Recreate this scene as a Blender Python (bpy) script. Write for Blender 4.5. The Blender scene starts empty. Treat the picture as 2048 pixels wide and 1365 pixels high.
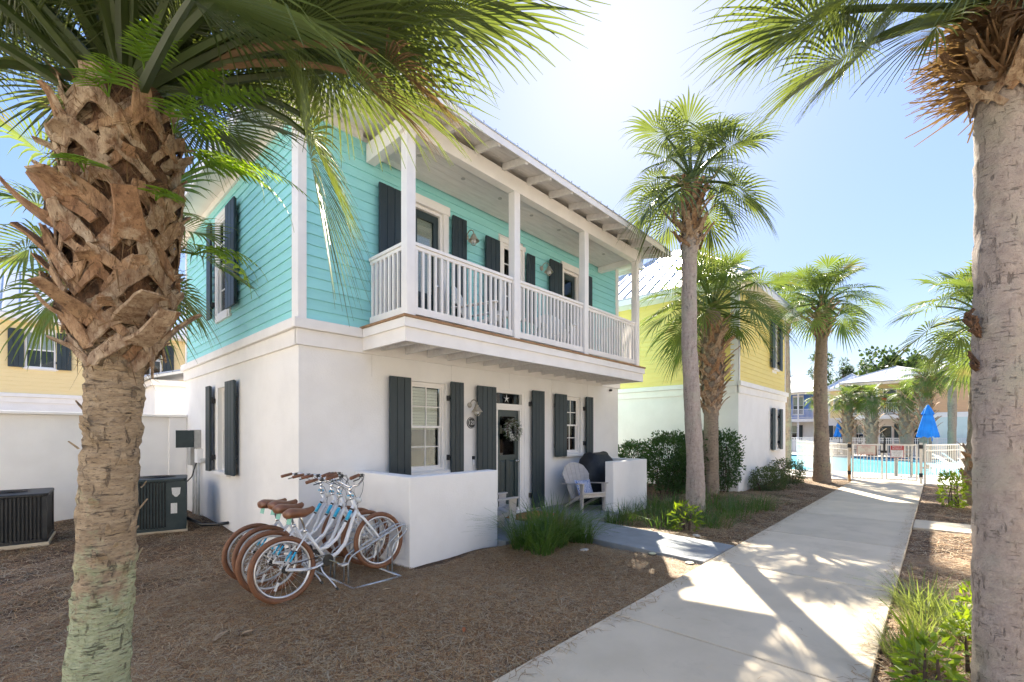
import bpy, bmesh, math, random
import numpy as np
from mathutils import Vector, Matrix, Quaternion
rnd = random.Random(7)
rad = math.radians
scene = bpy.context.scene

# ------------------------------------------------------------------ camera
cam_data = bpy.data.cameras.new('camera')
cam = bpy.data.objects.new('camera', cam_data)
scene.collection.objects.link(cam)
cam.location = (0, 0, 1.65)
cam.rotation_euler = (rad(90), 0, rad(43.08 - 90))
cam_data.sensor_width = 36
cam_data.lens = 16.0
cam_data.shift_y = 0.0901
cam_data.clip_start = 0.05
cam_data.clip_end = 2000
scene.camera = cam

# ------------------------------------------------------------------ sky, sun, exposure
SUN = Vector((0.874, 0.5295, 0.876)).normalized()
world = bpy.data.worlds.new('World')
scene.world = world
world.use_nodes = True
wn = world.node_tree.nodes
wl = world.node_tree.links
wn.clear()
sky = wn.new('ShaderNodeTexSky')
sky.sky_type = 'NISHITA'
sky.sun_disc = False
sky.sun_elevation = math.asin(SUN.z)
sky.sun_rotation = math.atan2(SUN.x, SUN.y)
sky.altitude = 0
sky.air_density = 1.0
sky.dust_density = 0.22
sky.ozone_density = 2.5
bg = wn.new('ShaderNodeBackground')
bg.inputs['Strength'].default_value = 0.15
wo = wn.new('ShaderNodeOutputWorld')
sky_gamma = wn.new('ShaderNodeGamma')
sky_gamma.inputs['Gamma'].default_value = 0.17
sky_hue = wn.new('ShaderNodeHueSaturation')
sky_hue.inputs['Saturation'].default_value = 4.0
sky_hue.inputs['Hue'].default_value = 0.525
sky_hue.inputs['Value'].default_value = 0.73
wl.new(sky.outputs[0], sky_gamma.inputs['Color'])
wl.new(sky_gamma.outputs[0], sky_hue.inputs['Color'])
wl.new(sky_hue.outputs[0], bg.inputs['Color'])
wl.new(bg.outputs[0], wo.inputs['Surface'])
sun_data = bpy.data.lights.new('sun', 'SUN')
sun_data.energy = 2.0
sun_data.angle = rad(0.5)
sun_data.color = (1.0, 0.92, 0.78)
sun = bpy.data.objects.new('sun', sun_data)
scene.collection.objects.link(sun)
sun.rotation_euler = SUN.to_track_quat('Z', 'Y').to_euler()
scene.view_settings.view_transform = 'Standard'
scene.view_settings.look = 'None'
scene.view_settings.exposure = 3.18
scene.view_settings.gamma = 1
scene.view_settings.use_curve_mapping = False
scene.cycles.max_bounces = 8
scene.cycles.diffuse_bounces = 4
scene.cycles.transparent_max_bounces = 12

COL = scene.collection

# ------------------------------------------------------------------ materials
def nodes_of(name):
    m = bpy.data.materials.new(name)
    m.use_nodes = True
    nt = m.node_tree
    nt.nodes.clear()
    out = nt.nodes.new('ShaderNodeOutputMaterial')
    return m, nt, out

def N(nt, typ, **kw):
    n = nt.nodes.new(typ)
    for k, v in kw.items():
        if k in n.inputs: n.inputs[k].default_value = v
        else: setattr(n, k, v)
    return n

def pos_coord(nt, scale=(1, 1, 1), obj=False):
    if obj:
        g = N(nt, 'ShaderNodeTexCoord').outputs['Object']
    else:
        g = N(nt, 'ShaderNodeNewGeometry').outputs['Position']
    mp = N(nt, 'ShaderNodeMapping')
    mp.inputs['Scale'].default_value = scale
    nt.links.new(g, mp.inputs['Vector'])
    return mp.outputs[0]

def mixc(nt, fac, a, b):
    m = N(nt, 'ShaderNodeMix', data_type='RGBA')
    def setc(i, v):
        if isinstance(v, (tuple, list)): m.inputs[i].default_value = (*v[:3], 1)
        else: nt.links.new(v, m.inputs[i])
    if isinstance(fac, float): m.inputs[0].default_value = fac
    else: nt.links.new(fac, m.inputs[0])
    setc(6, a); setc(7, b)
    return m.outputs[2]

def ramp(nt, src, a, b):
    r = N(nt, 'ShaderNodeMapRange')
    r.inputs[1].default_value = a; r.inputs[2].default_value = b
    nt.links.new(src, r.inputs[0])
    return r.outputs[0]

def noise(nt, vec, scale, detail=4, rough=.55):
    n = N(nt, 'ShaderNodeTexNoise')
    n.inputs['Scale'].default_value = scale
    n.inputs['Detail'].default_value = detail
    n.inputs['Roughness'].default_value = rough
    nt.links.new(vec, n.inputs['Vector'])
    return n.outputs['Fac']

def pm(name, c1, c2=None, rough=.6, scale=4, stretch=(1, 1, 1), lo=.4, hi=.65, bump=0., bscale=80, bdist=.004,
       metallic=0., spec=.5, rand=0., dirt=None, obj=False):
    """two-tone noise material with fine relief; dirt=(colour, amount) adds blotchy wear"""
    m, nt, out = nodes_of(name)
    p = N(nt, 'ShaderNodeBsdfPrincipled')
    p.inputs['Roughness'].default_value = rough
    p.inputs['Metallic'].default_value = metallic
    p.inputs['Specular IOR Level'].default_value = spec
    v = pos_coord(nt, stretch, obj)
    col = c1
    if c2: col = mixc(nt, ramp(nt, noise(nt, v, scale), lo, hi), c1, c2)
    if dirt: col = mixc(nt, ramp(nt, noise(nt, v, 1.3, 6, .7), .55, .55 + .3), col, dirt)
    if rand:
        oi = N(nt, 'ShaderNodeObjectInfo')
        h = N(nt, 'ShaderNodeHueSaturation')
        r = N(nt, 'ShaderNodeMapRange'); r.inputs[3].default_value = 1 - rand; r.inputs[4].default_value = 1 + rand
        nt.links.new(oi.outputs['Random'], r.inputs[0]); nt.links.new(r.outputs[0], h.inputs['Value'])
        if isinstance(col, tuple): h.inputs['Color'].default_value = (*col, 1)
        else: nt.links.new(col, h.inputs['Color'])
        col = h.outputs[0]
    if isinstance(col, tuple): p.inputs['Base Color'].default_value = (*col, 1)
    else: nt.links.new(col, p.inputs['Base Color'])
    if bump:
        b = N(nt, 'ShaderNodeBump')
        b.inputs['Strength'].default_value = bump; b.inputs['Distance'].default_value = bdist
        nt.links.new(noise(nt, v, bscale, 5, .6), b.inputs['Height'])
        nt.links.new(b.outputs[0], p.inputs['Normal'])
    nt.links.new(p.outputs[0], out.inputs[0])
    return m

def leaf_mat(name, c1, c2, trans, tf=.4, rough=.45, scale=6, rand=.15, dead=None, stretch=(1, 1, 1)):
    m, nt, out = nodes_of(name)
    p = N(nt, 'ShaderNodeBsdfPrincipled'); p.inputs['Roughness'].default_value = rough
    t = N(nt, 'ShaderNodeBsdfTranslucent')
    v = pos_coord(nt, stretch)
    nz = noise(nt, v, scale, 3)
    col = mixc(nt, ramp(nt, nz, .35, .65), c1, c2)
    tc = mixc(nt, ramp(nt, nz, .35, .65), trans, tuple(x * .7 for x in trans))
    if dead:
        d = ramp(nt, noise(nt, v, 1.7, 3), .58, .7)
        col = mixc(nt, d, col, dead); tc = mixc(nt, d, tc, dead)
    oi = N(nt, 'ShaderNodeObjectInfo')
    h = N(nt, 'ShaderNodeHueSaturation')
    r = N(nt, 'ShaderNodeMapRange'); r.inputs[3].default_value = 1 - rand; r.inputs[4].default_value = 1 + rand
    nt.links.new(oi.outputs['Random'], r.inputs[0]); nt.links.new(r.outputs[0], h.inputs['Value'])
    nt.links.new(col, h.inputs['Color'])
    nt.links.new(h.outputs[0], p.inputs['Base Color']); nt.links.new(tc, t.inputs['Color'])
    mx = N(nt, 'ShaderNodeMixShader'); mx.inputs[0].default_value = tf
    nt.links.new(p.outputs[0], mx.inputs[1]); nt.links.new(t.outputs[0], mx.inputs[2])
    nt.links.new(mx.outputs[0], out.inputs[0])
    return m

def glass_mat(name, tint=(.85, .9, .9)):
    m, nt, out = nodes_of(name)
    fr = N(nt, 'ShaderNodeFresnel'); fr.inputs[0].default_value = 1.45
    tr = N(nt, 'ShaderNodeBsdfTransparent'); tr.inputs[0].default_value = (*tint, 1)
    gl = N(nt, 'ShaderNodeBsdfGlossy'); gl.inputs['Roughness'].default_value = .01
    mx = N(nt, 'ShaderNodeMixShader')
    nt.links.new(fr.outputs[0], mx.inputs[0]); nt.links.new(tr.outputs[0], mx.inputs[1]); nt.links.new(gl.outputs[0], mx.inputs[2])
    nt.links.new(mx.outputs[0], out.inputs[0])
    return m

def bark_mat(name, a, b, moss, crack, scale, zs, cw):
    """palm bark: fibrous two-tone, stained patches, a net of cracks in colour and relief"""
    m, nt, out = nodes_of(name)
    p = N(nt, 'ShaderNodeBsdfPrincipled'); p.inputs['Roughness'].default_value = .93
    v = pos_coord(nt, (1, 1, zs)); v1 = pos_coord(nt, (1, 1, 1))
    col = mixc(nt, ramp(nt, noise(nt, v, scale, 6, .7), .35, .68), a, b)
    col = mixc(nt, ramp(nt, noise(nt, v1, 2.2, 5, .65), .5, .72), col, moss)
    e1 = ramp(nt, noise(nt, pos_coord(nt, (1, 1, 5.5)), scale*.75, 4, .65), .40, .34)
    e2 = ramp(nt, noise(nt, pos_coord(nt, (1, 1, .22)), scale*2.2, 4, .65), .41, .34)
    mxm = N(nt, 'ShaderNodeMath', operation='MAXIMUM'); nt.links.new(e1, mxm.inputs[0]); nt.links.new(e2, mxm.inputs[1])
    f = N(nt, 'ShaderNodeMath', operation='MULTIPLY'); f.inputs[1].default_value = cw
    nt.links.new(mxm.outputs[0], f.inputs[0])
    msk = N(nt, 'ShaderNodeMath', operation='MULTIPLY'); nt.links.new(f.outputs[0], msk.inputs[0]); nt.links.new(ramp(nt, noise(nt, v1, 5, 3), .38, .55), msk.inputs[1])
    col = mixc(nt, msk.outputs[0], col, crack)
    nt.links.new(col, p.inputs['Base Color'])
    h = N(nt, 'ShaderNodeMath', operation='MULTIPLY_ADD'); nt.links.new(noise(nt, v, scale*3.5, 5, .7), h.inputs[0]); h.inputs[1].default_value = .8
    q = N(nt, 'ShaderNodeMath', operation='MULTIPLY'); nt.links.new(msk.outputs[0], q.inputs[0]); q.inputs[1].default_value = -1.
    nt.links.new(q.outputs[0], h.inputs[2])
    bp = N(nt, 'ShaderNodeBump'); bp.inputs['Strength'].default_value = 1.; bp.inputs['Distance'].default_value = .022
    nt.links.new(h.outputs[0], bp.inputs['Height']); nt.links.new(bp.outputs[0], p.inputs['Normal']); nt.links.new(p.outputs[0], out.inputs[0])
    return m

W = {}
W['stucco'] = pm('white_stucco', (.85, .83, .80), (.81, .79, .76), .85, 2.2, bump=.45, bscale=46, bdist=.006, dirt=(.77, .745, .705))
W['mint'] = pm('mint_stucco', (.66, .76, .72), (.61, .72, .68), .85, 2, bump=.3, bscale=120, dirt=(.55, .62, .58))
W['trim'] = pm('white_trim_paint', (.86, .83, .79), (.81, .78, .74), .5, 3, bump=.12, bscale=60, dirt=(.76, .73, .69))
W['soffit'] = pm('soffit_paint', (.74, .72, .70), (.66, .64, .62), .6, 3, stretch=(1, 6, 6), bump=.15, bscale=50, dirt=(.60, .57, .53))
W['teal'] = pm('teal_siding_paint', (.32, .70, .69), (.295, .665, .655), .55, 3, stretch=(1, 1, 6), bump=.12, bscale=90, rand=.035)
W['yellow'] = pm('yellow_siding_paint', (.86, .70, .22), (.83, .67, .20), .55, 3, stretch=(1, 1, 6), bump=.1, rand=.03)
W['gold'] = pm('golden_siding_paint', (.88, .70, .36), (.85, .67, .33), .55, 3, stretch=(1, 1, 6), bump=.1, rand=.03)
W['orange'] = pm('orange_siding_paint', (.70, .42, .22), (.64, .38, .2), .55, 3, stretch=(1, 1, 6), rand=.03)
W['peach'] = pm('peach_siding_paint', (.78, .58, .42), (.72, .53, .38), .55, 3, stretch=(1, 1, 6), rand=.03)
W['blue'] = pm('blue_siding_paint', (.10, .24, .62), (.09, .2, .55), .55, 3, rand=.03)
W['pinkwall'] = pm('pale_pink_stucco', (.76, .66, .58), (.72, .62, .54), .85, 2, bump=.3, bscale=120)
W['green'] = pm('dark_green_paint', (.016, .030, .036), (.022, .038, .044), .5, 5, stretch=(1, 1, .3), bump=.15, bscale=70, rand=.12)
W['doorpaint'] = pm('dark_door_paint', (.024, .042, .044), (.030, .048, .05), .38, 5, bump=.05)
W['glass'] = glass_mat('window_glass')
W['dark'] = pm('room_shade', (.020, .018, .017), (.05, .043, .038), .9, 2.5)  # near-black colour standing in for the shade of unlit rooms
W['blind'] = pm('window_blind', (.62, .56, .44), (.55, .49, .38), .7, 3, stretch=(1, 1, 14))
W['blindwhite'] = pm('white_blind', (.72, .70, .66), (.64, .62, .58), .7, 3)
W['deckwood'] = pm('deck_wood', (.36, .21, .10), (.27, .15, .07), .7, 12, stretch=(.4, 1, 1), bump=.2)
W['roof'] = pm('galvanised_roof', (.62, .63, .63), (.54, .55, .56), .38, 2, metallic=.55, dirt=(.45, .44, .42), bump=.05)
W['rail'] = W['trim']
W['fixture'] = pm('weathered_lamp_metal', (.50, .46, .38), (.42, .38, .31), .45, 20, metallic=.5)
W['black'] = pm('black_metal', (.015, .015, .016), (.03, .03, .03), .4, 20)
W['blackcloth'] = pm('black_cover_cloth', (.012, .015, .018), (.022, .025, .03), .6, 9, bump=.3, bscale=25, bdist=.02)
W['chair'] = pm('taupe_plastic', (.52, .48, .44), (.47, .43, .395), .5, 6, stretch=(1, 1, 3), bump=.08)
W['whitechair'] = pm('white_plastic', (.78, .78, .77), (.72, .72, .71), .5, 6)
W['concrete'] = pm('pale_concrete', (.62, .525, .385), (.55, .465, .335), .85, 1.6, bump=.5, bscale=220, bdist=.003, dirt=(.43, .36, .26), rand=.06)
W['greypath'] = pm('grey_painted_concrete', (.27, .285, .29), (.22, .235, .24), .75, 3, bump=.25, bscale=160, bdist=.003, dirt=(.30, .29, .27))
W['joint'] = pm('joint_dirt', (.07, .055, .04), (.11, .09, .07), .95, 30)
W['straw_ground'] = pm('pine_straw_bed', (.18, .092, .040), (.046, .025, .012), .95, 16, lo=.35, hi=.6, bump=1.0, bscale=70, bdist=.03, dirt=(.22, .125, .058))
W['deck'] = pm('pool_deck_concrete', (.62, .58, .51), (.56, .52, .46), .85, 2, bump=.3, bscale=100)
W['metal'] = pm('galvanised_steel', (.52, .55, .58), (.42, .45, .48), .35, 30, metallic=.8)
W['chrome'] = pm('chrome', (.72, .72, .72), None, .12, metallic=1.)
W['alu'] = pm('silver_rim', (.70, .71, .73), (.6, .61, .63), .3, 20, metallic=.85)
W['tyre'] = pm('brown_tyre_rubber', (.215, .092, .042), (.17, .072, .034), .65, 9, bump=.2, bscale=200, obj=True)
W['saddle'] = pm('brown_leather', (.215, .088, .040), (.165, .066, .03), .42, 9, bump=.15, bscale=150, obj=True)
W['bikepaint'] = pm('white_bike_paint', (.80, .80, .80), (.75, .75, .75), .25, 6, obj=True)
W['sticker'] = pm('blue_sticker', (.03, .42, .68), None, .4)
W['tag'] = pm('green_tag', (.18, .48, .38), (.3, .56, .46), .5, 60, obj=True)
W['reflector'] = pm('white_reflector', (.75, .75, .72), None, .2)
W['ac'] = pm('dark_green_cabinet', (.028, .045, .048), (.04, .058, .06), .45, 8, bump=.1)
W['acblack'] = pm('black_cabinet', (.018, .018, .018), (.035, .033, .03), .5, 6)
W['greybox'] = pm('grey_electrical_box', (.42, .42, .40), (.36, .36, .345), .5, 9)
W['pvc'] = pm('grey_conduit', (.55, .55, .53), (.48, .48, .46), .5, 9)
W['label'] = pm('white_label', (.75, .75, .73), (.6, .6, .58), .5, 90)
W['mat'] = pm('coir_doormat', (.40, .20, .07), (.28, .14, .05), .95, 60, bump=.8, bscale=300)
W['umbrella'] = pm('blue_canvas', (.005, .19, .62), (.004, .15, .52), .75, 3, bump=.15, bscale=200)
W['fence'] = pm('cream_fence_paint', (.85, .81, .72), (.80, .76, .67), .5, 4, dirt=(.74, .64, .5))
W['rustpost'] = pm('rust_stained_paint', (.70, .62, .50), (.55, .30, .10), .6, 5, stretch=(1, 1, .6), lo=.45, hi=.6)
W['fencewhite'] = pm('white_fence_paint', (.78, .78, .77), (.7, .7, .7), .5, 4)
W['signwhite'] = pm('sign_cream', (.70, .66, .56), (.64, .6, .5), .5, 6)
W['red'] = pm('sign_red', (.50, .03, .03), (.42, .03, .03), .45, 8)
W['brightred'] = pm('red_fabric', (.62, .02, .03), None, .6)
W['ink'] = pm('black_print', (.03, .03, .03), None, .6)
W['redink'] = pm('red_print', (.5, .06, .05), None, .6)
W['white'] = pm('plain_white', (.8, .8, .8), None, .4)
W['tile'] = pm('pool_tile', (.03, .12, .32), (.05, .2, .42), .15, 12)
W['greywood'] = pm('grey_plastic_wood', (.22, .23, .23), (.17, .18, .18), .6, 8)
W['bark'] = bark_mat('grey_palm_bark', (.36, .285, .21), (.22, .165, .12), (.33, .32, .2), (.09, .07, .05), 13, 2.2, .8) if True else pm('grey_palm_bark', (.29, .225, .17), (.15, .115, .088), .92, 9, stretch=(1.6, 1.6, 3.2), lo=.36, hi=.66, bump=1., bscale=26, bdist=.05, dirt=(.34, .29, .22))
W['smoothbark'] = bark_mat('smooth_palm_bark', (.50, .42, .365), (.35, .285, .25), (.42, .40, .32), (.15, .12, .10), 18, .9, .6)
def boot_mat():
    m, nt, out = nodes_of('leaf_base_wood')
    p = N(nt, 'ShaderNodeBsdfPrincipled'); p.inputs['Roughness'].default_value = .85
    v = pos_coord(nt, (1, 1, .5)); v1 = pos_coord(nt)
    oi = N(nt, 'ShaderNodeObjectInfo')
    cr = N(nt, 'ShaderNodeValToRGB'); cr.color_ramp.elements[0].color = (.34, .19, .10, 1); cr.color_ramp.elements[1].color = (.56, .43, .30, 1)
    e = cr.color_ramp.elements.new(.35); e.color = (.47, .30, .17, 1); e = cr.color_ramp.elements.new(.7); e.color = (.40, .30, .20, 1)
    nt.links.new(oi.outputs['Random'], cr.inputs[0])
    col = mixc(nt, ramp(nt, noise(nt, v, 20, 6, .7), .40, .66), cr.outputs[0], (.17, .085, .042))
    col = mixc(nt, ramp(nt, noise(nt, v1, 7, 5, .7), .56, .74), col, (.60, .50, .37))
    col = mixc(nt, ramp(nt, noise(nt, pos_coord(nt, (1, 1, .3)), 70, 4, .7), .58, .68), col, (.10, .055, .03))
    nt.links.new(col, p.inputs['Base Color'])
    b = N(nt, 'ShaderNodeBump'); b.inputs['Strength'].default_value = 1.; b.inputs['Distance'].default_value = .016
    nt.links.new(noise(nt, pos_coord(nt, (1, 1, .35)), 60, 6, .7), b.inputs['Height']); nt.links.new(b.outputs[0], p.inputs['Normal']); nt.links.new(p.outputs[0], out.inputs[0])
    return m
W['boot'] = boot_mat()
W['fibre'] = pm('palm_fibre', (.22, .115, .06), (.08, .045, .025), .95, 26, stretch=(1, 1, .4), bump=1., bscale=60, bdist=.04)
W['dead'] = leaf_mat('dead_frond', (.24, .15, .08), (.17, .10, .05), (.3, .18, .06), .3, .7)
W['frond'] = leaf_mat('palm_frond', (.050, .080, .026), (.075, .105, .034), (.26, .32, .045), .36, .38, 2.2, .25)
W['frondfar'] = leaf_mat('yellowish_palm_frond', (.075, .13, .03), (.12, .17, .04), (.27, .36, .05), .38, .4, 1.2, .25, dead=(.26, .23, .07))  # lighter, yellower frond green with random tan patches
W['fern'] = leaf_mat('fern_leaf', (.13, .25, .03), (.09, .19, .025), (.50, .70, .03), .5, .5, 4, .2)
W['hedge'] = leaf_mat('hedge_leaf', (.030, .072, .018), (.052, .108, .026), (.10, .24, .02), .25, .35, 6, .1)
W['shrub'] = leaf_mat('grey_green_leaf', (.06, .09, .03), (.09, .12, .045), (.18, .26, .05), .3, .5, 6, .1)
W['limeleaf'] = leaf_mat('lime_leaf', (.15, .25, .02), (.11, .2, .02), (.42, .55, .02), .45, .45, 6, .1)
W['grass'] = leaf_mat('blade_grass', (.05, .105, .022), (.085, .145, .035), (.18, .33, .03), .35, .4, 9, .2, dead=(.22, .19, .08))
W['palegrass'] = leaf_mat('pale_blade_grass', (.14, .19, .05), (.22, .25, .1), (.40, .48, .08), .4, .45, 5, .15)
W['pine'] = leaf_mat('pine_needles', (.055, .10, .03), (.03, .065, .02), (.16, .24, .04), .3, .5, .4, .15)
W['oak'] = leaf_mat('broadleaf', (.055, .10, .028), (.035, .07, .02), (.14, .22, .04), .25, .5, .4, .15)
W['bushstem'] = pm('bush_stem', (.10, .065, .045), (.06, .04, .03), .9, 20)
W['trunkwood'] = pm('tree_trunk', (.12, .085, .06), (.07, .05, .04), .9, 10)
W['dryleaf'] = pm('dry_leaf', (.34, .25, .16), (.24, .15, .08), .8, 20)
W['rust'] = pm('rust_leaf', (.38, .11, .03), (.28, .09, .03), .7, 20)
W['pebble'] = pm('pale_stone', (.48, .45, .40), (.38, .36, .32), .8, 20)
W['lens'] = pm('frosted_lens', (.62, .60, .42), (.5, .5, .34), .35, 20)
W['bluepattern'] = None

def pattern_mat():
    m, nt, out = nodes_of('blue_fern_print')
    p = N(nt, 'ShaderNodeBsdfPrincipled'); p.inputs['Roughness'].default_value = .8
    v = pos_coord(nt, (9, 9, 9), True)
    vo = N(nt, 'ShaderNodeTexVoronoi', feature='F1'); vo.inputs['Scale'].default_value = 1.
    nt.links.new(v, vo.inputs['Vector'])
    wv = N(nt, 'ShaderNodeTexWave'); wv.inputs['Scale'].default_value = 1.6; wv.inputs['Distortion'].default_value = 9; wv.inputs['Detail'].default_value = 3
    nt.links.new(v, wv.inputs['Vector'])
    a = ramp(nt, wv.outputs['Fac'], .45, .55)
    c = mixc(nt, a, (.74, .75, .77), (.05, .13, .42))
    c = mixc(nt, ramp(nt, vo.outputs['Distance'], .0, .25), (.09, .2, .5), c)
    nt.links.new(c, p.inputs['Base Color']); nt.links.new(p.outputs[0], out.inputs[0])
    return m
W['bluepattern'] = pattern_mat()

def near_bark():
    """trunk of the near palm: cracked rings, lichen green towards the foot on one side"""
    m, nt, out = nodes_of('lichen_palm_bark')
    p = N(nt, 'ShaderNodeBsdfPrincipled'); p.inputs['Roughness'].default_value = .9
    v = pos_coord(nt, (1, 1, 3.5))
    g = N(nt, 'ShaderNodeNewGeometry').outputs['Position']
    sep = N(nt, 'ShaderNodeSeparateXYZ'); nt.links.new(g, sep.inputs[0])
    base = mixc(nt, ramp(nt, noise(nt, v, 9, 6, .65), .38, .66), (.54, .41, .27), (.36, .26, .165))
    base = mixc(nt, ramp(nt, noise(nt, v, 34, 4, .7), .56, .68), base, (.12, .085, .06))
    n2 = noise(nt, pos_coord(nt, (1, 1, 1)), 3.2, 5, .7)
    ad = N(nt, 'ShaderNodeMath', operation='MULTIPLY_ADD')
    nt.links.new(n2, ad.inputs[0]); ad.inputs[1].default_value = 2.4; ad.inputs[2].default_value = -.55
    s2 = N(nt, 'ShaderNodeMath', operation='SUBTRACT'); nt.links.new(ad.outputs[0], s2.inputs[0]); nt.links.new(sep.outputs['Z'], s2.inputs[1])
    grn = ramp(nt, s2.outputs[0], -.42, -.12)
    lich = mixc(nt, ramp(nt, noise(nt, v, 14, 4, .6), .42, .6), (.56, .62, .39), (.45, .51, .29))
    lich = mixc(nt, ramp(nt, noise(nt, v, 30, 4, .7), .56, .66), lich, (.24, .18, .12))
    e1 = ramp(nt, noise(nt, pos_coord(nt, (1, 1, 7)), 9, 5, .7), .41, .35)
    e2 = ramp(nt, noise(nt, pos_coord(nt, (1, 1, .3)), 30, 4, .65), .40, .33)
    crk = N(nt, 'ShaderNodeMath', operation='MAXIMUM'); nt.links.new(e1, crk.inputs[0]); nt.links.new(e2, crk.inputs[1])
    m2 = N(nt, 'ShaderNodeMath', operation='MULTIPLY'); nt.links.new(grn, m2.inputs[0]); m2.inputs[1].default_value = .85
    col = mixc(nt, m2.outputs[0], base, lich)
    cs = N(nt, 'ShaderNodeMath', operation='MULTIPLY'); nt.links.new(crk.outputs[0], cs.inputs[0]); cs.inputs[1].default_value = .6
    col = mixc(nt, cs.outputs[0], col, (.10, .07, .05))
    nt.links.new(col, p.inputs['Base Color'])
    b = N(nt, 'ShaderNodeBump'); b.inputs['Strength'].default_value = 1.; b.inputs['Distance'].default_value = .025
    hh = N(nt, 'ShaderNodeMath', operation='SUBTRACT'); nt.links.new(noise(nt, v, 24, 6, .7), hh.inputs[0]); nt.links.new(crk.outputs[0], hh.inputs[1])
    nt.links.new(hh.outputs[0], b.inputs['Height'])
    nt.links.new(b.outputs[0], p.inputs['Normal']); nt.links.new(p.outputs[0], out.inputs[0])
    return m
W['nearbark'] = near_bark()

def water_mat():
    m, nt, out = nodes_of('pool_water')
    p = N(nt, 'ShaderNodeBsdfPrincipled'); p.inputs['Roughness'].default_value = .3; p.inputs['Specular IOR Level'].default_value = .12
    v = pos_coord(nt)
    nt.links.new(mixc(nt, ramp(nt, noise(nt, v, .35, 3), .35, .65), (.07, .40, .50), (.11, .47, .56)), p.inputs['Base Color'])
    b = N(nt, 'ShaderNodeBump'); b.inputs['Strength'].default_value = .12; b.inputs['Distance'].default_value = .05
    nt.links.new(noise(nt, v, 3.5, 3), b.inputs['Height']); nt.links.new(b.outputs[0], p.inputs['Normal'])
    nt.links.new(p.outputs[0], out.inputs[0])
    return m
W['water'] = water_mat()

def straw_mat():
    m, nt, out = nodes_of('pine_needle_straw')
    p = N(nt, 'ShaderNodeBsdfPrincipled'); p.inputs['Roughness'].default_value = .7
    a = N(nt, 'ShaderNodeAttribute', attribute_name='tint')
    nt.links.new(a.outputs['Color'], p.inputs['Base Color']); nt.links.new(p.outputs[0], out.inputs[0])
    return m
W['straw'] = straw_mat()

# ------------------------------------------------------------------ mesh builder
def off(o):
    v = Vector((0, 0, 0))
    while o is not None:
        v += o.location; o = o.parent
    return v

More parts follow.
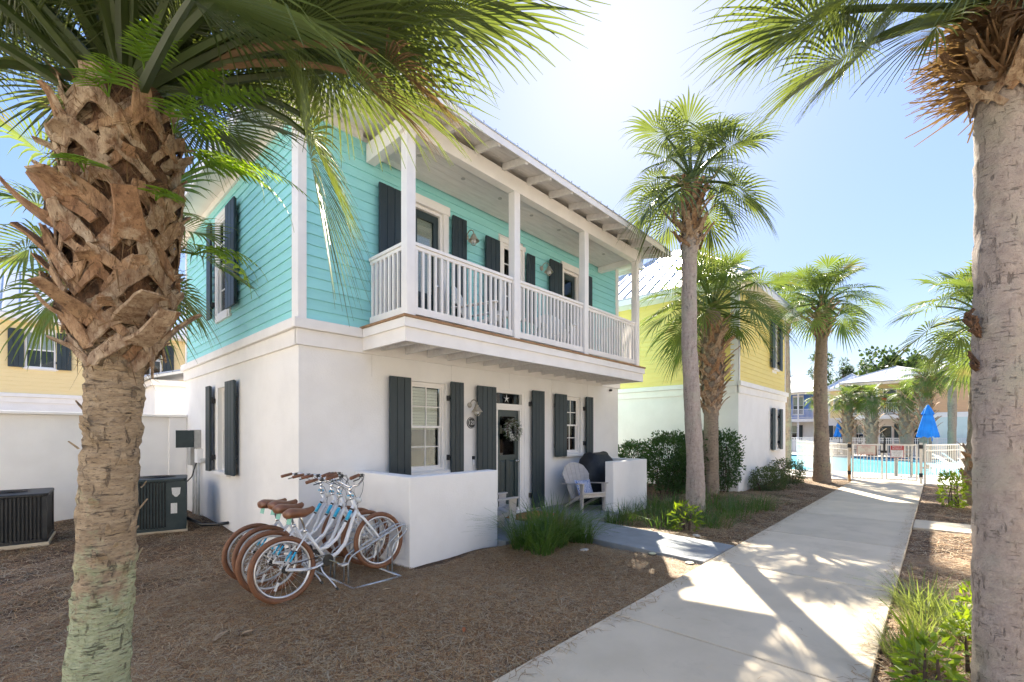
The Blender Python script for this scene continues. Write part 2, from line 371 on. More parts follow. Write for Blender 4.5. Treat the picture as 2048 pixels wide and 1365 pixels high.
class MB:
    def __init__(s): s.v = []; s.f = []
    def quadbox(s, c):
        """c: eight corners, bottom ring then top ring"""
        i = len(s.v); s.v += [tuple(p) for p in c]
        s.f += [(i+3, i+2, i+1, i), (i+4, i+5, i+6, i+7), (i, i+1, i+5, i+4), (i+1, i+2, i+6, i+5), (i+2, i+3, i+7, i+6), (i+3, i, i+4, i+7)]
        return s
    def box(s, x0, x1, y0, y1, z0, z1):
        return s.quadbox([(x0, y0, z0), (x1, y0, z0), (x1, y1, z0), (x0, y1, z0), (x0, y0, z1), (x1, y0, z1), (x1, y1, z1), (x0, y1, z1)])
    def cbox(s, c, size, R=None):
        a, b, d = size[0]/2, size[1]/2, size[2]/2
        pts = [(-a, -b, -d), (a, -b, -d), (a, b, -d), (-a, b, -d), (-a, -b, d), (a, -b, d), (a, b, d), (-a, b, d)]
        c = Vector(c)
        return s.quadbox([c + (R @ Vector(p) if R else Vector(p)) for p in pts])
    def quad(s, a, b, c, d):
        i = len(s.v); s.v += [tuple(a), tuple(b), tuple(c), tuple(d)]; s.f.append((i, i+1, i+2, i+3)); return s
    def poly(s, pts):
        i = len(s.v); s.v += [tuple(p) for p in pts]; s.f.append(tuple(range(i, i+len(pts)))); return s
    def prism(s, pts, d):
        """polygon extruded along vector d"""
        n = len(pts); i = len(s.v); d = Vector(d)
        s.v += [tuple(p) for p in pts] + [tuple(Vector(p) + d) for p in pts]
        s.f.append(tuple(range(i+n-1, i-1, -1))); s.f.append(tuple(range(i+n, i+2*n)))
        for k in range(n): s.f.append((i+k, i+(k+1) % n, i+n+(k+1) % n, i+n+k))
        return s
    def tube(s, pts, r, n=8, cap=True, closed=False):
        pts = [Vector(p) for p in pts]
        m = len(pts)
        rs = r if isinstance(r, (list, tuple)) else [r]*m
        i0 = len(s.v); prev = None
        for k, p in enumerate(pts):
            if closed: t = pts[(k+1) % m] - pts[k-1]
            else: t = pts[min(k+1, m-1)] - pts[max(k-1, 0)]
            t.normalize()
            if prev is None:
                u = t.orthogonal().normalized()
            else:
                u = prev - t*prev.dot(t)
                u = u.normalized() if u.length > 1e-6 else t.orthogonal().normalized()
            prev = u; w = t.cross(u)
            for j in range(n):
                a = 2*math.pi*j/n
                s.v.append(tuple(p + (u*math.cos(a) + w*math.sin(a))*rs[k]))
        for k in range(m if closed else m-1):
            for j in range(n):
                a = i0+k*n+j; b = i0+k*n+(j+1) % n; k2 = (k+1) % m
                s.f.append((a, b, i0+k2*n+(j+1) % n, i0+k2*n+j))
        if cap and not closed:
            s.f.append(tuple(i0+j for j in range(n-1, -1, -1))); s.f.append(tuple(i0+(m-1)*n+j for j in range(n)))
        return s
    def lathe(s, prof, c=(0, 0, 0), n=16, cap=True, axis=None):
        """prof: (radius, height) from bottom to top round +Z (or axis)"""
        c = Vector(c); q = Vector((0, 0, 1)).rotation_difference(Vector(axis)) if axis else None
        i0 = len(s.v)
        for r, z in prof:
            for j in range(n):
                a = 2*math.pi*j/n
                p = Vector((r*math.cos(a), r*math.sin(a), z))
                s.v.append(tuple(c + (q @ p if q else p)))
        for k in range(len(prof)-1):
            for j in range(n):
                s.f.append((i0+k*n+j, i0+k*n+(j+1) % n, i0+(k+1)*n+(j+1) % n, i0+(k+1)*n+j))
        if cap:
            s.f.append(tuple(i0+j for j in range(n-1, -1, -1))); s.f.append(tuple(i0+(len(prof)-1)*n+j for j in range(n)))
        return s
    def strap(s, pts, nors, widths, th):
        """flat bar swept along pts; nors = outward normals, widths per point"""
        pts = [Vector(p) for p in pts]; m = len(pts); i0 = len(s.v)
        for k, p in enumerate(pts):
            t = (pts[min(k+1, m-1)] - pts[max(k-1, 0)]).normalized()
            nn = Vector(nors[k]); nn = (nn - t*nn.dot(t)).normalized(); w = t.cross(nn)*widths[k]/2
            tt = th if not isinstance(th, (list, tuple)) else th[k]
            s.v += [tuple(p - w), tuple(p + w), tuple(p + w*.92 + nn*tt), tuple(p + nn*tt*1.12), tuple(p - w*.92 + nn*tt)]
        for k in range(m-1):
            a = i0+k*5; b = a+5
            for j in range(5): s.f.append((a+j, a+(j+1) % 5, b+(j+1) % 5, b+j))
        s.f.append((i0+4, i0+3, i0+2, i0+1, i0)); e = i0+(m-1)*5; s.f.append((e, e+1, e+2, e+3, e+4))
        return s
    def mesh(s, name, mat, smooth=False):
        me = bpy.data.meshes.new(name)
        me.from_pydata(s.v, [], s.f)
        if mat: me.materials.append(mat)
        if smooth: me.polygons.foreach_set('use_smooth', [True]*len(me.polygons))
        me.update()
        return me
    def build(s, name, mat, parent=None, smooth=False, world=True, bevel=0, loc=None):
        if isinstance(mat, str): mat = W[mat]
        if parent is not None and world:
            d = off(parent); s.v = [(x-d.x, y-d.y, z-d.z) for x, y, z in s.v]
        o = bpy.data.objects.new(name, s.mesh(name, mat, smooth))
        COL.objects.link(o); o.parent = parent
        if loc: o.location = loc
        if bevel:
            b = o.modifiers.new('edge', 'BEVEL'); b.width = bevel; b.segments = 2; b.limit_method = 'ANGLE'
        return o

def tag(o, label=None, cat=None, group=None, kind=None):
    if label: o['label'] = label
    if cat: o['category'] = cat
    if group: o['group'] = group
    if kind: o['kind'] = kind
    return o

def thing(name, label, cat, loc=(0, 0, 0), rz=0, group=None):
    o = bpy.data.objects.new(name, None); COL.objects.link(o)
    o.location = loc; o.rotation_euler = (0, 0, rz); o.empty_display_size = .1
    return tag(o, label, cat, group)

def inst(name, mesh, parent=None, loc=(0, 0, 0), rot=(0, 0, 0), scale=None):
    o = bpy.data.objects.new(name, mesh); COL.objects.link(o); o.parent = parent
    o.location = loc; o.rotation_euler = rot
    if scale: o.scale = (scale, scale, scale) if not isinstance(scale, tuple) else scale
    return o

def copy_tree(o, parent=None):
    c = o.copy(); COL.objects.link(c); c.parent = parent
    for ch in list(o.children): copy_tree(ch, c)
    return c

def text(name, body, size, mat, parent, loc, rot, depth=.001, align='CENTER'):
    cu = bpy.data.curves.new(name, 'FONT'); cu.body = body; cu.size = size; cu.align_x = align; cu.align_y = 'CENTER'
    cu.extrude = depth; cu.resolution_u = 3; cu.materials.append(W[mat])
    tmp = bpy.data.objects.new(name, cu); COL.objects.link(tmp)
    me = bpy.data.meshes.new_from_object(tmp.evaluated_get(bpy.context.evaluated_depsgraph_get()))
    bpy.data.objects.remove(tmp); bpy.data.curves.remove(cu)
    o = bpy.data.objects.new(name, me); COL.objects.link(o); o.parent = parent
    o.location = Vector(loc) - (off(parent) if parent else Vector()); o.rotation_euler = rot
    return o

class Fr:
    """a wall frame: u runs along the wall, d outward, z up"""
    def __init__(s, o, u, n): s.o = Vector(o); s.u = Vector(u); s.n = Vector(n)
    def p(s, u, d, z): return s.o + s.u*u + s.n*d + Vector((0, 0, z))
    def box(s, mb, u0, u1, d0, d1, z0, z1):
        P = s.p
        c = [P(u0, d1, z0), P(u1, d1, z0), P(u1, d0, z0), P(u0, d0, z0), P(u0, d1, z1), P(u1, d1, z1), P(u1, d0, z1), P(u0, d0, z1)]
        if s.u.cross(s.n).z > 0: c = [c[1], c[0], c[3], c[2], c[5], c[4], c[7], c[6]]
        return mb.quadbox(c)

def wall_mb(fr, u0, u1, z0, z1, openings, th=.2, d=0.):
    """wall slab with real openings: cells of a grid left out where an opening is"""
    us = sorted({u0, u1, *[o[0] for o in openings], *[o[1] for o in openings]})
    zs = sorted({z0, z1, *[o[2] for o in openings], *[o[3] for o in openings]})
    inside = lambda u, z: any(o[0] < u < o[1] and o[2] < z < o[3] for o in openings)
    mb = MB()
    for a, b in zip(us, us[1:]):
        run = None
        for c, e in zip(zs, zs[1:]):
            if inside((a+b)/2, (c+e)/2):
                if run: fr.box(mb, a, b, d-th, d, run[0], run[1]); run = None
            else: run = (run[0], e) if run else (c, e)
        if run: fr.box(mb, a, b, d-th, d, run[0], run[1])
    return mb

def boards(fr, parent, mat, u0, u1, z0, z1, openings, step=.15, joined=False, base=0.):
    """lapped siding boards, each one a piece of its own unless joined"""
    n = max(1, round((z1-z0)/step)); h = (z1-z0)/n; all_ = MB()
    for i in range(n):
        a = z0+i*h; b = a+h
        cuts = [(u0, u1)]
        for o in openings:
            if o[2] < b-.01 and o[3] > a+.01:
                nc = []
                for s, e in cuts:
                    if o[0] >= e or o[1] <= s: nc.append((s, e))
                    else:
                        if o[0] > s: nc.append((s, o[0]))
                        if o[1] < e: nc.append((o[1], e))
                cuts = nc
        for s, e in cuts:
            if e-s < .03: continue
            mb = all_ if joined else MB()
            P = fr.p; t0 = base+.024; t1 = base+.006
            c = [P(s, t0, a), P(e, t0, a), P(e, base, a), P(s, base, a), P(s, t1, b+.004), P(e, t1, b+.004), P(e, base, b+.004), P(s, base, b+.004)]
            if fr.u.cross(fr.n).z > 0: c = [c[1], c[0], c[3], c[2], c[5], c[4], c[7], c[6]]
            mb.quadbox(c)
            if not joined: mb.build('siding_board', mat, parent)
    if joined: tag(all_.build('siding', mat, parent), kind='stuff')

def window(fr, parent, u0, u1, z0, z1, front=-.07, cols=2, blind='blind', blind_to=.5, trim=0., simple=False, sill=True, trimd=.035, mat='trim'):
    """double-hung window: frame, sashes, panes, blind; 'front' is the outer face of the frame measured from the wall"""
    f = MB(); w = .045; B = fr.box
    B(f, u0, u0+w, front-.09, front, z0, z1); B(f, u1-w, u1, front-.09, front, z0, z1)
    B(f, u0+w, u1-w, front-.09, front, z1-w, z1); B(f, u0+w, u1-w, front-.09, front, z0, z0+w)
    if trim:
        B(f, u0-trim, u0, -.02, trimd, z0-trim*.3, z1); B(f, u1, u1+trim, -.02, trimd, z0-trim*.3, z1)
        B(f, u0-trim-.02, u1+trim+.02, -.02, trimd+.012, z1, z1+trim*1.3)
    o = f.build('window', mat, parent)
    if simple:
        g = MB(); B(g, u0+w, u1-w, front-.05, front-.045, z0+w, z1-w); g.build('pane', 'glass', o)
        mu = MB(); um = (u0+u1)/2; zm = (z0+z1)/2
        B(mu, u0+w, u1-w, front-.044, front-.02, zm-.025, zm+.025)
        B(mu, um-.012, um+.012, front-.042, front-.022, z0+w, zm-.025); B(mu, um-.012, um+.012, front-.042, front-.022, zm+.025, z1-w)
        mu.build('sash', mat, o)
    else:
        zm = (z0+z1)/2; s = .035
        for k, (a, b, fd) in enumerate(((z0+w, zm+.02, front-.045), (zm-.02, z1-w, front-.015))):
            sm = MB(); l, r = u0+w, u1-w
            B(sm, l, l+s, fd-.03, fd, a, b); B(sm, r-s, r, fd-.03, fd, a, b); B(sm, l+s, r-s, fd-.03, fd, b-s, b); B(sm, l+s, r-s, fd-.03, fd, a, a+s)
            iu0, iu1, iz0, iz1 = l+s, r-s, a+s, b-s; um = (iu0+iu1)/2; zc = (iz0+iz1)/2; q = .009
            B(sm, um-q, um+q, fd-.024, fd-.006, iz0, iz1)
            B(sm, iu0, um-q, fd-.024, fd-.006, zc-q, zc+q); B(sm, um+q, iu1, fd-.024, fd-.006, zc-q, zc+q)
            sm.build('sash', mat, o)
            for pu0, pu1 in ((iu0, um-q), (um+q, iu1)):
                for pz0, pz1 in ((iz0, zc-q), (zc+q, iz1)):
                    g = MB(); B(g, pu0, pu1, fd-.018, fd-.014, pz0, pz1); g.build('pane', 'glass', o)
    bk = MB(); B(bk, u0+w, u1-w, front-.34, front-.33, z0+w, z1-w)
    B(bk, u0+w, u0+w+.01, front-.33, front-.1, z0+w, z1-w); B(bk, u1-w-.01, u1-w, front-.33, front-.1, z0+w, z1-w); bk.build('room_shade', 'dark', o)  # backing sheets put the room's darkness into colour behind the panes
    if blind:
        bz = z1-w-(z1-z0)*blind_to
        b = MB()
        if simple: B(b, u0+w, u1-w, front-.11, front-.10, bz, z1-w)
        else:
            k = int((z1-w-bz)/.05)
            for i in range(k):
                zz = bz+i*.05
                B(b, u0+w+.01, u1-w-.01, front-.125, front-.115, zz, zz+.046)
        b.build('blind', blind, o)
    if sill:
        sl = MB(); B(sl, u0-.08, u1+.08, front-.02, .07, z0-.07, z0-.002); sl.build('sill', mat, o, bevel=.008)
    return o

def shutter(fr, parent, u0, u1, z0, z1, n=3, hinge=None, tilt=0.):
    """board-and-batten shutter: batten frame, boards, hinges; tilt swings its hinge-free edge off the wall"""
    m = MB(); d = .05; B = fr.box
    B(m, u0+.012, u1-.012, d+.004, d+.0235, z0+.01, z1-.01)
    o = m.build('shutter', 'green', parent)
    for zz in (z0+.2, z1-.3):
        m = MB(); B(m, u0+.03, u1-.03, d-.02, d+.003, zz, zz+.09); m.build('batten', 'green', o)
    w = (u1-u0)/n; H = z1-z0
    for i in range(n):
        b = MB(); a = u0+i*w; P = fr.p
        e0, e1, f0, f1 = a+.002, a+w-.002, d+.024, d+.05
        c = [(e0, f0), (e1, f0), (e1, f1-.006), (e1-.006, f1), (e0+.006, f1), (e0, f1-.006)]
        pts = [P(u, dd, z0) for u, dd in c]
        if (fr.u.cross(fr.n)).z < 0: pts.reverse()
        b.prism(pts, (0, 0, H)); b.build('shutter_board', 'green', o)
    if hinge is not None:
        for zz in (z0+.25, z1-.3):
            h = MB(); a, b_ = (u0-.025, u0+.04) if hinge == 'l' else (u1-.04, u1+.025)
            B(h, a, b_, .002, d+.02, zz, zz+.035)
            uu = u0-.027 if hinge == 'l' else u1+.002
            B(h, uu, uu+.025, 0, .065, zz-.03, zz+.06); h.build('hinge', 'black', o)
    return o

# ================================================================== GROUND, PATHS, POOL
def gz(x, y):
    h = -.055 + .03*math.sin(x*.9+1)*math.sin(y*1.1) + .016*math.sin(x*2.7+y*1.9) + .009*math.sin(x*6.1-y*5.3)
    d = min(abs(y-2.17), abs(y-.33)) if not .33 < y < 2.17 else 0
    if x > 19.5: h = min(h, -.05)
    if d < .25: h = h*.6 - .022
    if 4 < x < 6 and 3 < y < 4.8: h += .07*math.sin((x-4)/2*math.pi)*math.sin((y-3)/1.8*math.pi)
    if 10.8 < x < 13.8 and 2.6 < y < 6: h += .09*math.sin((x-10.8)/3*math.pi)*math.sin((y-2.6)/3.4*math.pi)
    return h

def ground():
    xs = [-400, -150, -60, -30, -15, -8, -5] + list(np.arange(-3.6, 21, .18)) + [23, 27, 35, 50, 70, 100, 160, 300, 700]
    ys = [-400, -150, -60, -30, -15, -8, -5] + list(np.arange(-3.4, 13, .18)) + [15, 18, 24, 35, 60, 100, 200, 500]
    v = [(x, y, gz(x, y) if (-4 < x < 21 and -4 < y < 13) else (-.24 if x >= 23 else -.06)) for y in ys for x in xs]
    n = len(xs)
    f = [(j*n+i, j*n+i+1, (j+1)*n+i+1, (j+1)*n+i) for j in range(len(ys)-1) for i in range(n-1)]
    me = bpy.data.meshes.new('ground'); me.from_pydata(v, [], f); me.materials.append(W['straw_ground'])
    me.polygons.foreach_set('use_smooth', [True]*len(f))
    o = bpy.data.objects.new('ground', me); COL.objects.link(o); tag(o, kind='structure')
ground()

side = MB().box(-7, 20.15, .335, 2.165, -.16, -.06).build('sidewalk', 'joint'); tag(side, kind='structure')
jx = [-6.17] + [3.68+2.47*k for k in range(-3, 7)] + [20.15]
for a, b in zip(jx, jx[1:]):
    MB().box(a+.008, b-.008, .33, 2.17, -.12, 0).build('concrete_slab', 'concrete', side, bevel=.012)
tag(MB().box(-40, 19.8, -40, -2.75, -.2, -.03).build('bounce_court_paving', 'concrete'), kind='structure')  # pale paving added out of view to bounce sunlight onto the porch front
tag(MB().box(-40, -1.5, -2.74, 40, -.2, -.03).build('bounce_drive_paving', 'concrete'), kind='structure')  # unseen pale paving, added so sunlit ground brightens the shaded walls
branch = MB().box(10.75, 11.75, -2.74, .322, -.14, -.012).build('side_path', 'concrete', bevel=.012); tag(branch, kind='structure')
porch = MB().prism([(3.48, 5.01, -.15), (4.825, 5.01, -.15), (4.825, 4.64, -.15), (8.14, 4.64, -.15), (8.14, 5.01, -.15), (9.39, 5.01, -.15), (9.39, 6.19, -.15), (3.48, 6.19, -.15)], (0, 0, .21)).build('porch_floor', 'greypath', bevel=.01); tag(porch, kind='structure')
pp = MB()
pp.quadbox([(5.95, 2.178, -.14), (7.12, 2.178, -.14), (7.12, 4.615, -.1), (5.95, 4.615, -.1), (5.95, 2.178, .004), (7.12, 2.178, .004), (7.12, 4.615, .052), (5.95, 4.615, .052)])
tag(pp.build('entry_path', 'greypath', bevel=.01), kind='structure')
deck = MB()
deck.quadbox([(20.16, -14, -.35), (24.2, -14, -.35), (24.2, 20, -.35), (20.16, 2.6, -.35), (20.16, -14, -.004), (24.2, -14, -.004), (24.2, 20, -.004), (20.16, 2.6, -.004)])
deck.box(24.2, 45.5, -14, -1, -.35, -.004); deck.box(24.2, 45.5, 9.5, 20, -.35, -.004); deck.box(40.5, 45.5, -1, 9.5, -.35, -.004)
tag(deck.build('pool_deck', 'deck'), kind='structure')
tag(MB().box(24.2, 40.5, -1, 9.5, -.5, -.09).build('pool_water', 'water'), kind='structure')
cp = MB(); cp.box(40.25, 40.5, -1, 9.5, -.09, .0); cp.box(40.1, 40.6, -1, 9.5, .0, .05); 
pe = cp.build('pool_coping', 'deck'); tag(pe, kind='structure')
for i in range(35):
    MB().box(40.22, 40.248, -1+i*.3, -.7+i*.3-.01, -.088, -.004).build('tile', 'tile', pe)

# ================================================================== ROOF HELPER
def hip_roof(parent, x0, x1, y0, y1, z, ridge, over=.0, fascia=.16, seams=.45, mat='roof', name='roof'):
    """hip roof on an eave rectangle; ridge = (x, y, z) pairs (equal for a pyramid)"""
    A, B_ = Vector(ridge[0]), Vector(ridge[1])
    c = [Vector((x0, y0, z)), Vector((x1, y0, z)), Vector((x1, y1, z)), Vector((x0, y1, z))]
    along_x = abs(B_.x-A.x) >= abs(B_.y-A.y)
    if along_x: planes = [[c[0], c[1], B_, A], [c[1], c[2], B_], [c[2], c[3], A, B_], [c[3], c[0], A]]
    else: planes = [[c[0], c[1], A], [c[1], c[2], B_, A], [c[2], c[3], B_], [c[3], c[0], A, B_]]
    m = MB()
    for p in planes:
        q = [p[0]] + [v for i, v in enumerate(p[1:]) if (v-p[i]).length > 1e-4]
        m.prism([v + Vector((0, 0, .03)) for v in reversed(q)], (0, 0, .05))
    o = m.build(name, mat, parent)
    s = MB()
    s.box(x0+.03, x1-.03, y0+.03, y1-.03, z-.06, z+.0)
    s.box(x0, x0+.03, y0, y1, z-fascia, z+.025); s.box(x1-.03, x1, y0, y1, z-fascia, z+.025)
    s.box(x0+.03, x1-.03, y0, y0+.03, z-fascia, z+.025); s.box(x0+.03, x1-.03, y1-.03, y1, z-fascia, z+.025)
    s.build('soffit', 'trim', o)
    r = MB()
    for p in planes:
        e0, e1 = p[0], p[1]; L = (e1-e0).length; u = (e1-e0)/L
        tops = p[2:]
        nrm = u.cross(tops[0]-e0).normalized()
        up = nrm.cross(u)
        pts2 = [((v-e0).dot(u), (v-e0).dot(up)) for v in p]
        k = int(L/seams)
        for i in range(1, k+1):
            a = i*L/(k+1)
            # upper edge at this position
            hts = []
            q = pts2 + [pts2[0]]
            for (ua, va), (ub, vb) in zip(q[1:], q[2:]):
                if (ua-a)*(ub-a) <= 0 and abs(ua-ub) > 1e-6: hts.append(va+(vb-va)*(a-ua)/(ub-ua))
            if not hts: continue
            h = max(hts)
            if h < .1: continue
            s0 = e0+u*a+Vector((0, 0, .08)); s1 = s0+up*(h-.03)
            w = u*.014; t = nrm*.03
            r.quadbox([s0-w, s0+w, s1+w, s1-w, s0-w+t, s0+w+t, s1+w+t, s1-w+t])
    for p in planes:   # hip caps
        r.tube([p[1]+Vector((0, 0, .09)), p[2]+Vector((0, 0, .09))], .05, 6)
    tag(r.build('roof_seam', mat, o), kind='stuff')
    return o

# ================================================================== TEAL HOUSE
house = thing('beach_house', 'two storey beach house with turquoise siding over white stucco and a front balcony', 'house', (2.48, 6.2, 0))
FF = Fr((0, 6.2, 0), (1, 0, 0), (0, -1, 0))
FS = Fr((2.48, 0, 0), (0, 1, 0), (-1, 0, 0))
X0, X1, Y0, Y1 = 2.48, 10.75, 6.2, 12.4
op_f = [(4.25, 4.97, 1.02, 2.5), (6.12, 7.0, .06, 2.5), (8.42, 9.05, 1.18, 2.5)]
op_s = [(9.2, 9.92, .95, 2.5)]
wall_mb(FF, X0, X1, -.3, 3.0, op_f).build('ground_floor_wall', 'stucco', house)
wall_mb(FS, Y0+.2, Y1, -.3, 3.0, op_s).build('ground_floor_wall', 'stucco', house)
MB().box(X1-.2, X1, Y0+.2, Y1, -.3, 3.0).build('ground_floor_wall', 'stucco', house)
MB().box(X0+.2, X1-.2, Y1-.2, Y1, -.3, 3.0).build('ground_floor_wall', 'stucco', house)
# control joints in the stucco
for u in (3.55, 5.08, 6.55, 7.9, 9.3): FF.box(cj := MB(), u-.004, u+.004, -.01, .0025, 2.53 if 6 < u < 7 else 2.5, 2.83); cj.build('stucco_joint', 'soffit', house)
# band between the storeys
bn = MB(); FF.box(bn, X0-.04, X1+.04, -.02, .04, 2.83, 3.04); FS.box(bn, Y0, Y1+.04, -.02, .04, 2.83, 3.04)
bn.box(X1-.02, X1+.04, Y0, Y1, 2.83, 3.04); bn.build('frieze_board', 'trim', house)
bc = MB(); FF.box(bc, X0-.09, X1+.09, -.02, .09, 3.043, 3.18); FS.box(bc, Y0+.02, Y1+.09, -.02, .09, 3.043, 3.18); bc.box(X1-.02, X1+.09, Y0+.02, Y1, 3.043, 3.18)
bc.build('band_cap', 'trim', house, bevel=.01)
# upper floor
up_f = [(4.16, 5.0, 3.2, 5.54), (6.26, 6.98, 3.92, 5.44), (8.25, 9.0, 3.2, 5.50)]
up_s = [(9.18, 9.92, 3.82, 5.64)]
wall_mb(FF, X0, X1, 3.18, 6.05, [(a+.06, b-.06, c, d-.06) for a, b, c, d in up_f], d=-.02).build('upper_wall', 'soffit', house)
wall_mb(FS, Y0+.2, Y1, 3.18, 6.05, [(a+.02, b-.02, c+.02, d-.02) for a, b, c, d in up_s], d=-.02).build('upper_wall', 'soffit', house)
MB().box(X1-.2, X1-.02, Y0+.2, Y1, 3.18, 6.05).build('upper_wall', 'soffit', house)
MB().box(X0+.2, X1-.2, Y1-.2, Y1-.02, 3.18, 6.05).build('upper_wall', 'soffit', house)
boards(FF, house, 'teal', X0+.1, X1-.13, 3.185, 5.97, up_f, .147, base=-.02)
boards(FS, house, 'teal', Y0+.2, Y1-.1, 3.185, 5.97, up_s, .147, base=-.02)
FR = Fr((X1, 0, 0), (0, 1, 0), (1, 0, 0))
boards(FR, house, 'teal', Y0+.1, Y1-.1, 3.185, 5.97, [], .147, joined=True, base=-.02)
for mbx in (MB().box(X0-.012, X0+.1, Y0-.012, Y0+.2, 3.185, 5.98), MB().box(X1-.13, X1+.012, Y0-.012, Y0+.1, 3.185, 5.98), MB().box(X0-.012, X0+.1, Y1-.1, Y1+.012, 3.185, 5.98)):
    mbx.build('corner_board', 'trim', house)
fz = MB(); FS.box(fz, Y0-.02, Y1, -.02, .02, 5.97, 6.12); FF.box(fz, X0, 3.40, -.02, .02, 5.97, 6.12); fz.build('eave_frieze', 'trim', house)
hip_roof(house, X0-.48, X1+.48, 5.72, Y1+.48, 6.16, ((5.6, 9.3, 8.55), (7.6, 9.3, 8.55)))
# windows and shutters, ground floor
window(FF, house, 4.25, 4.97, 1.02, 2.5)
window(FF, house, 8.42, 9.05, 1.18, 2.5)
window(FS, house, 9.2, 9.92, .95, 2.5, blind=None)
shutter(FF, house, 3.80, 4.19, .96, 2.53, 3)
shutter(FF, house, 5.0, 5.29, .97, 2.54, 3, hinge='l')
shutter(FF, house, 7.93, 8.35, 1.13, 2.52, 3)
shutter(FF, house, 9.14, 9.42, 1.15, 2.52, 3, hinge='l')
shutter(FF, house, 5.62, 6.10, .12, 2.52, 4)
shutter(FF, house, 7.16, 7.55, .1, 2.54, 4, hinge='l')
shutter(FS, house, 8.62, 9.12, .93, 2.55, 3)
shutter(FS, house, 10.08, 10.36, .93, 2.55, 3, hinge='l')
# upper floor
window(FS, house, 9.2, 9.9, 3.84, 5.62, front=.02, blind='blindwhite', blind_to=.4, trim=0, sill=False)
tr = MB(); FS.box(tr, 9.11, 9.2, -.02, .03, 3.72, 5.72); FS.box(tr, 9.9, 9.99, -.02, .03, 3.72, 5.72); FS.box(tr, 9.2, 9.9, -.02, .03, 5.62, 5.72); FS.box(tr, 9.2, 9.9, -.02, .04, 3.72, 3.84)
tr.build('window_trim', 'trim', house)
shutter(FS, house, 8.60, 9.10, 3.82, 5.62, 3)
shutter(FS, house, 10.04, 10.30, 3.82, 5.62, 3, hinge='l')
window(FF, house, 6.33, 6.91, 4.0, 5.36, front=.01, trim=.065, sill=True)
for u0, u1 in ((3.62, 4.02), (5.04, 5.36), (7.74, 8.18), (9.04, 9.38)): shutter(FF, house, u0, u1, 3.32, 5.42, 3)
for u0, u1 in ((5.83, 6.2), (6.99, 7.24)): shutter(FF, house, u0, u1, 3.92, 5.32, 3)

def glazed_door(u0, u1, z0, z1, mid, full=False):
    """dark painted door with a glass light, raised panels below it, white casing"""
    B = FF.box; fr_ = MB(); e = .05
    B(fr_, u0, u0+e, -.12, -.02, z0, z1); B(fr_, u1-e, u1, -.12, -.02, z0, z1); B(fr_, u0+e, u1-e, -.12, -.02, z1-e, z1)
    d = MB(); a, b, t = u0+e+.004, u1-e-.004, z1-e-.004
    s = .1; f = -.07
    B(d, a, a+s, f-.04, f, z0+.01, t); B(d, b-s, b, f-.04, f, z0+.01, t); B(d, a+s, b-s, f-.04, f, t-s*1.2, t)
    B(d, a+s, b-s, f-.04, f, mid-.09, mid); B(d, a+s, b-s, f-.04, f, z0+.01, z0+.2)
    c = (a+b)/2
    if not full:
        B(d, c-.035, c+.035, f-.04, f, z0+.2, mid-.09)
        B(d, a+s, c-.035, f-.035, f-.018, z0+.2, mid-.09); B(d, c+.035, b-s, f-.035, f-.018, z0+.2, mid-.09)
    else: B(d, a+s, b-s, f-.035, f-.018, z0+.2, mid-.09)
    o = d.build('door', 'doorpaint', house)
    fr_.build('door_frame', 'trim', o)
    if not full:
        for p0, p1 in ((a+s, c-.035), (c+.035, b-s)):
            pn = MB(); P = FF.p; q0, q1, h0, h1 = p0+.02, p1-.02, z0+.22, mid-.11
            i = .03
            pn.quadbox([P(q0, f-.018, h0), P(q1, f-.018, h0), P(q1, f-.018, h1), P(q0, f-.018, h1), P(q0+i, f-.002, h0+i), P(q1-i, f-.002, h0+i), P(q1-i, f-.002, h1-i), P(q0+i, f-.002, h1-i)])
            pn.build('door_panel', 'doorpaint', o)
    g = MB(); B(g, a+s, b-s, f-.024, f-.018, mid, t-s*1.2); g.build('glass', 'glass', o)
    bk = MB(); B(bk, a+s-.03, b-s+.03, f-.05, f-.045, mid-.02, t-s*1.2+.02); bk.build('blind', 'blindwhite' if not full else 'blind', o)
    k = MB(); k.lathe([(.024, 0), (.024, .012), (.012, .014), (.012, .035), (.026, .045), (.028, .06), (.018, .07)], FF.p(b-.05, f, z0+.95), 12, axis=(0, -1, 0)); k.build('handle', 'chrome', o, smooth=True)
    return o
glazed_door(6.2, 6.94, .14, 2.16, 1.22)
ent = MB(); B = FF.box
B(ent, 6.12, 6.2, -.14, -.01, .06, 2.5); B(ent, 6.94, 7.0, -.14, -.01, .06, 2.5); B(ent, 6.2, 6.94, -.14, -.01, 2.16, 2.23); B(ent, 6.2, 6.94, -.14, -.01, 2.44, 2.5)
B(ent, 6.2, 6.94, -.14, .0, .06, .14); B(ent, 6.06, 7.08, .0, .10, .063, .10)
et = ent.build('door_surround', 'trim', house)
gl = MB(); B(gl, 6.2, 6.94, -.09, -.085, 2.23, 2.44); gl.build('transom_glass', 'glass', et)
gd = MB(); B(gd, 6.2, 6.94, -.2, -.19, 2.2, 2.46); gd.build('room_shade', 'dark', et)
bkd = MB(); B(bkd, 6.1, 7.02, -.32, -.3, .0, 2.5); bkd.build('room_shade', 'dark', et)
glazed_door(4.26, 4.9, 3.2, 5.40, 4.0, True)
glazed_door(8.32, 8.93, 3.2, 5.38, 4.0, True)
for a, b, t in ((4.16, 5.0, 5.40), (8.25, 9.0, 5.38)):
    m = MB(); w0 = a+.1 if a < 5 else a+.07; w1 = b-.1 if a < 5 else b-.07
    B(m, a, w0, -.04, .03, 3.2, t); B(m, w1, b, -.04, .03, 3.2, t); B(m, a-.02, b+.02, -.04, .045, t, t+.14); m.build('door_casing', 'trim', house)

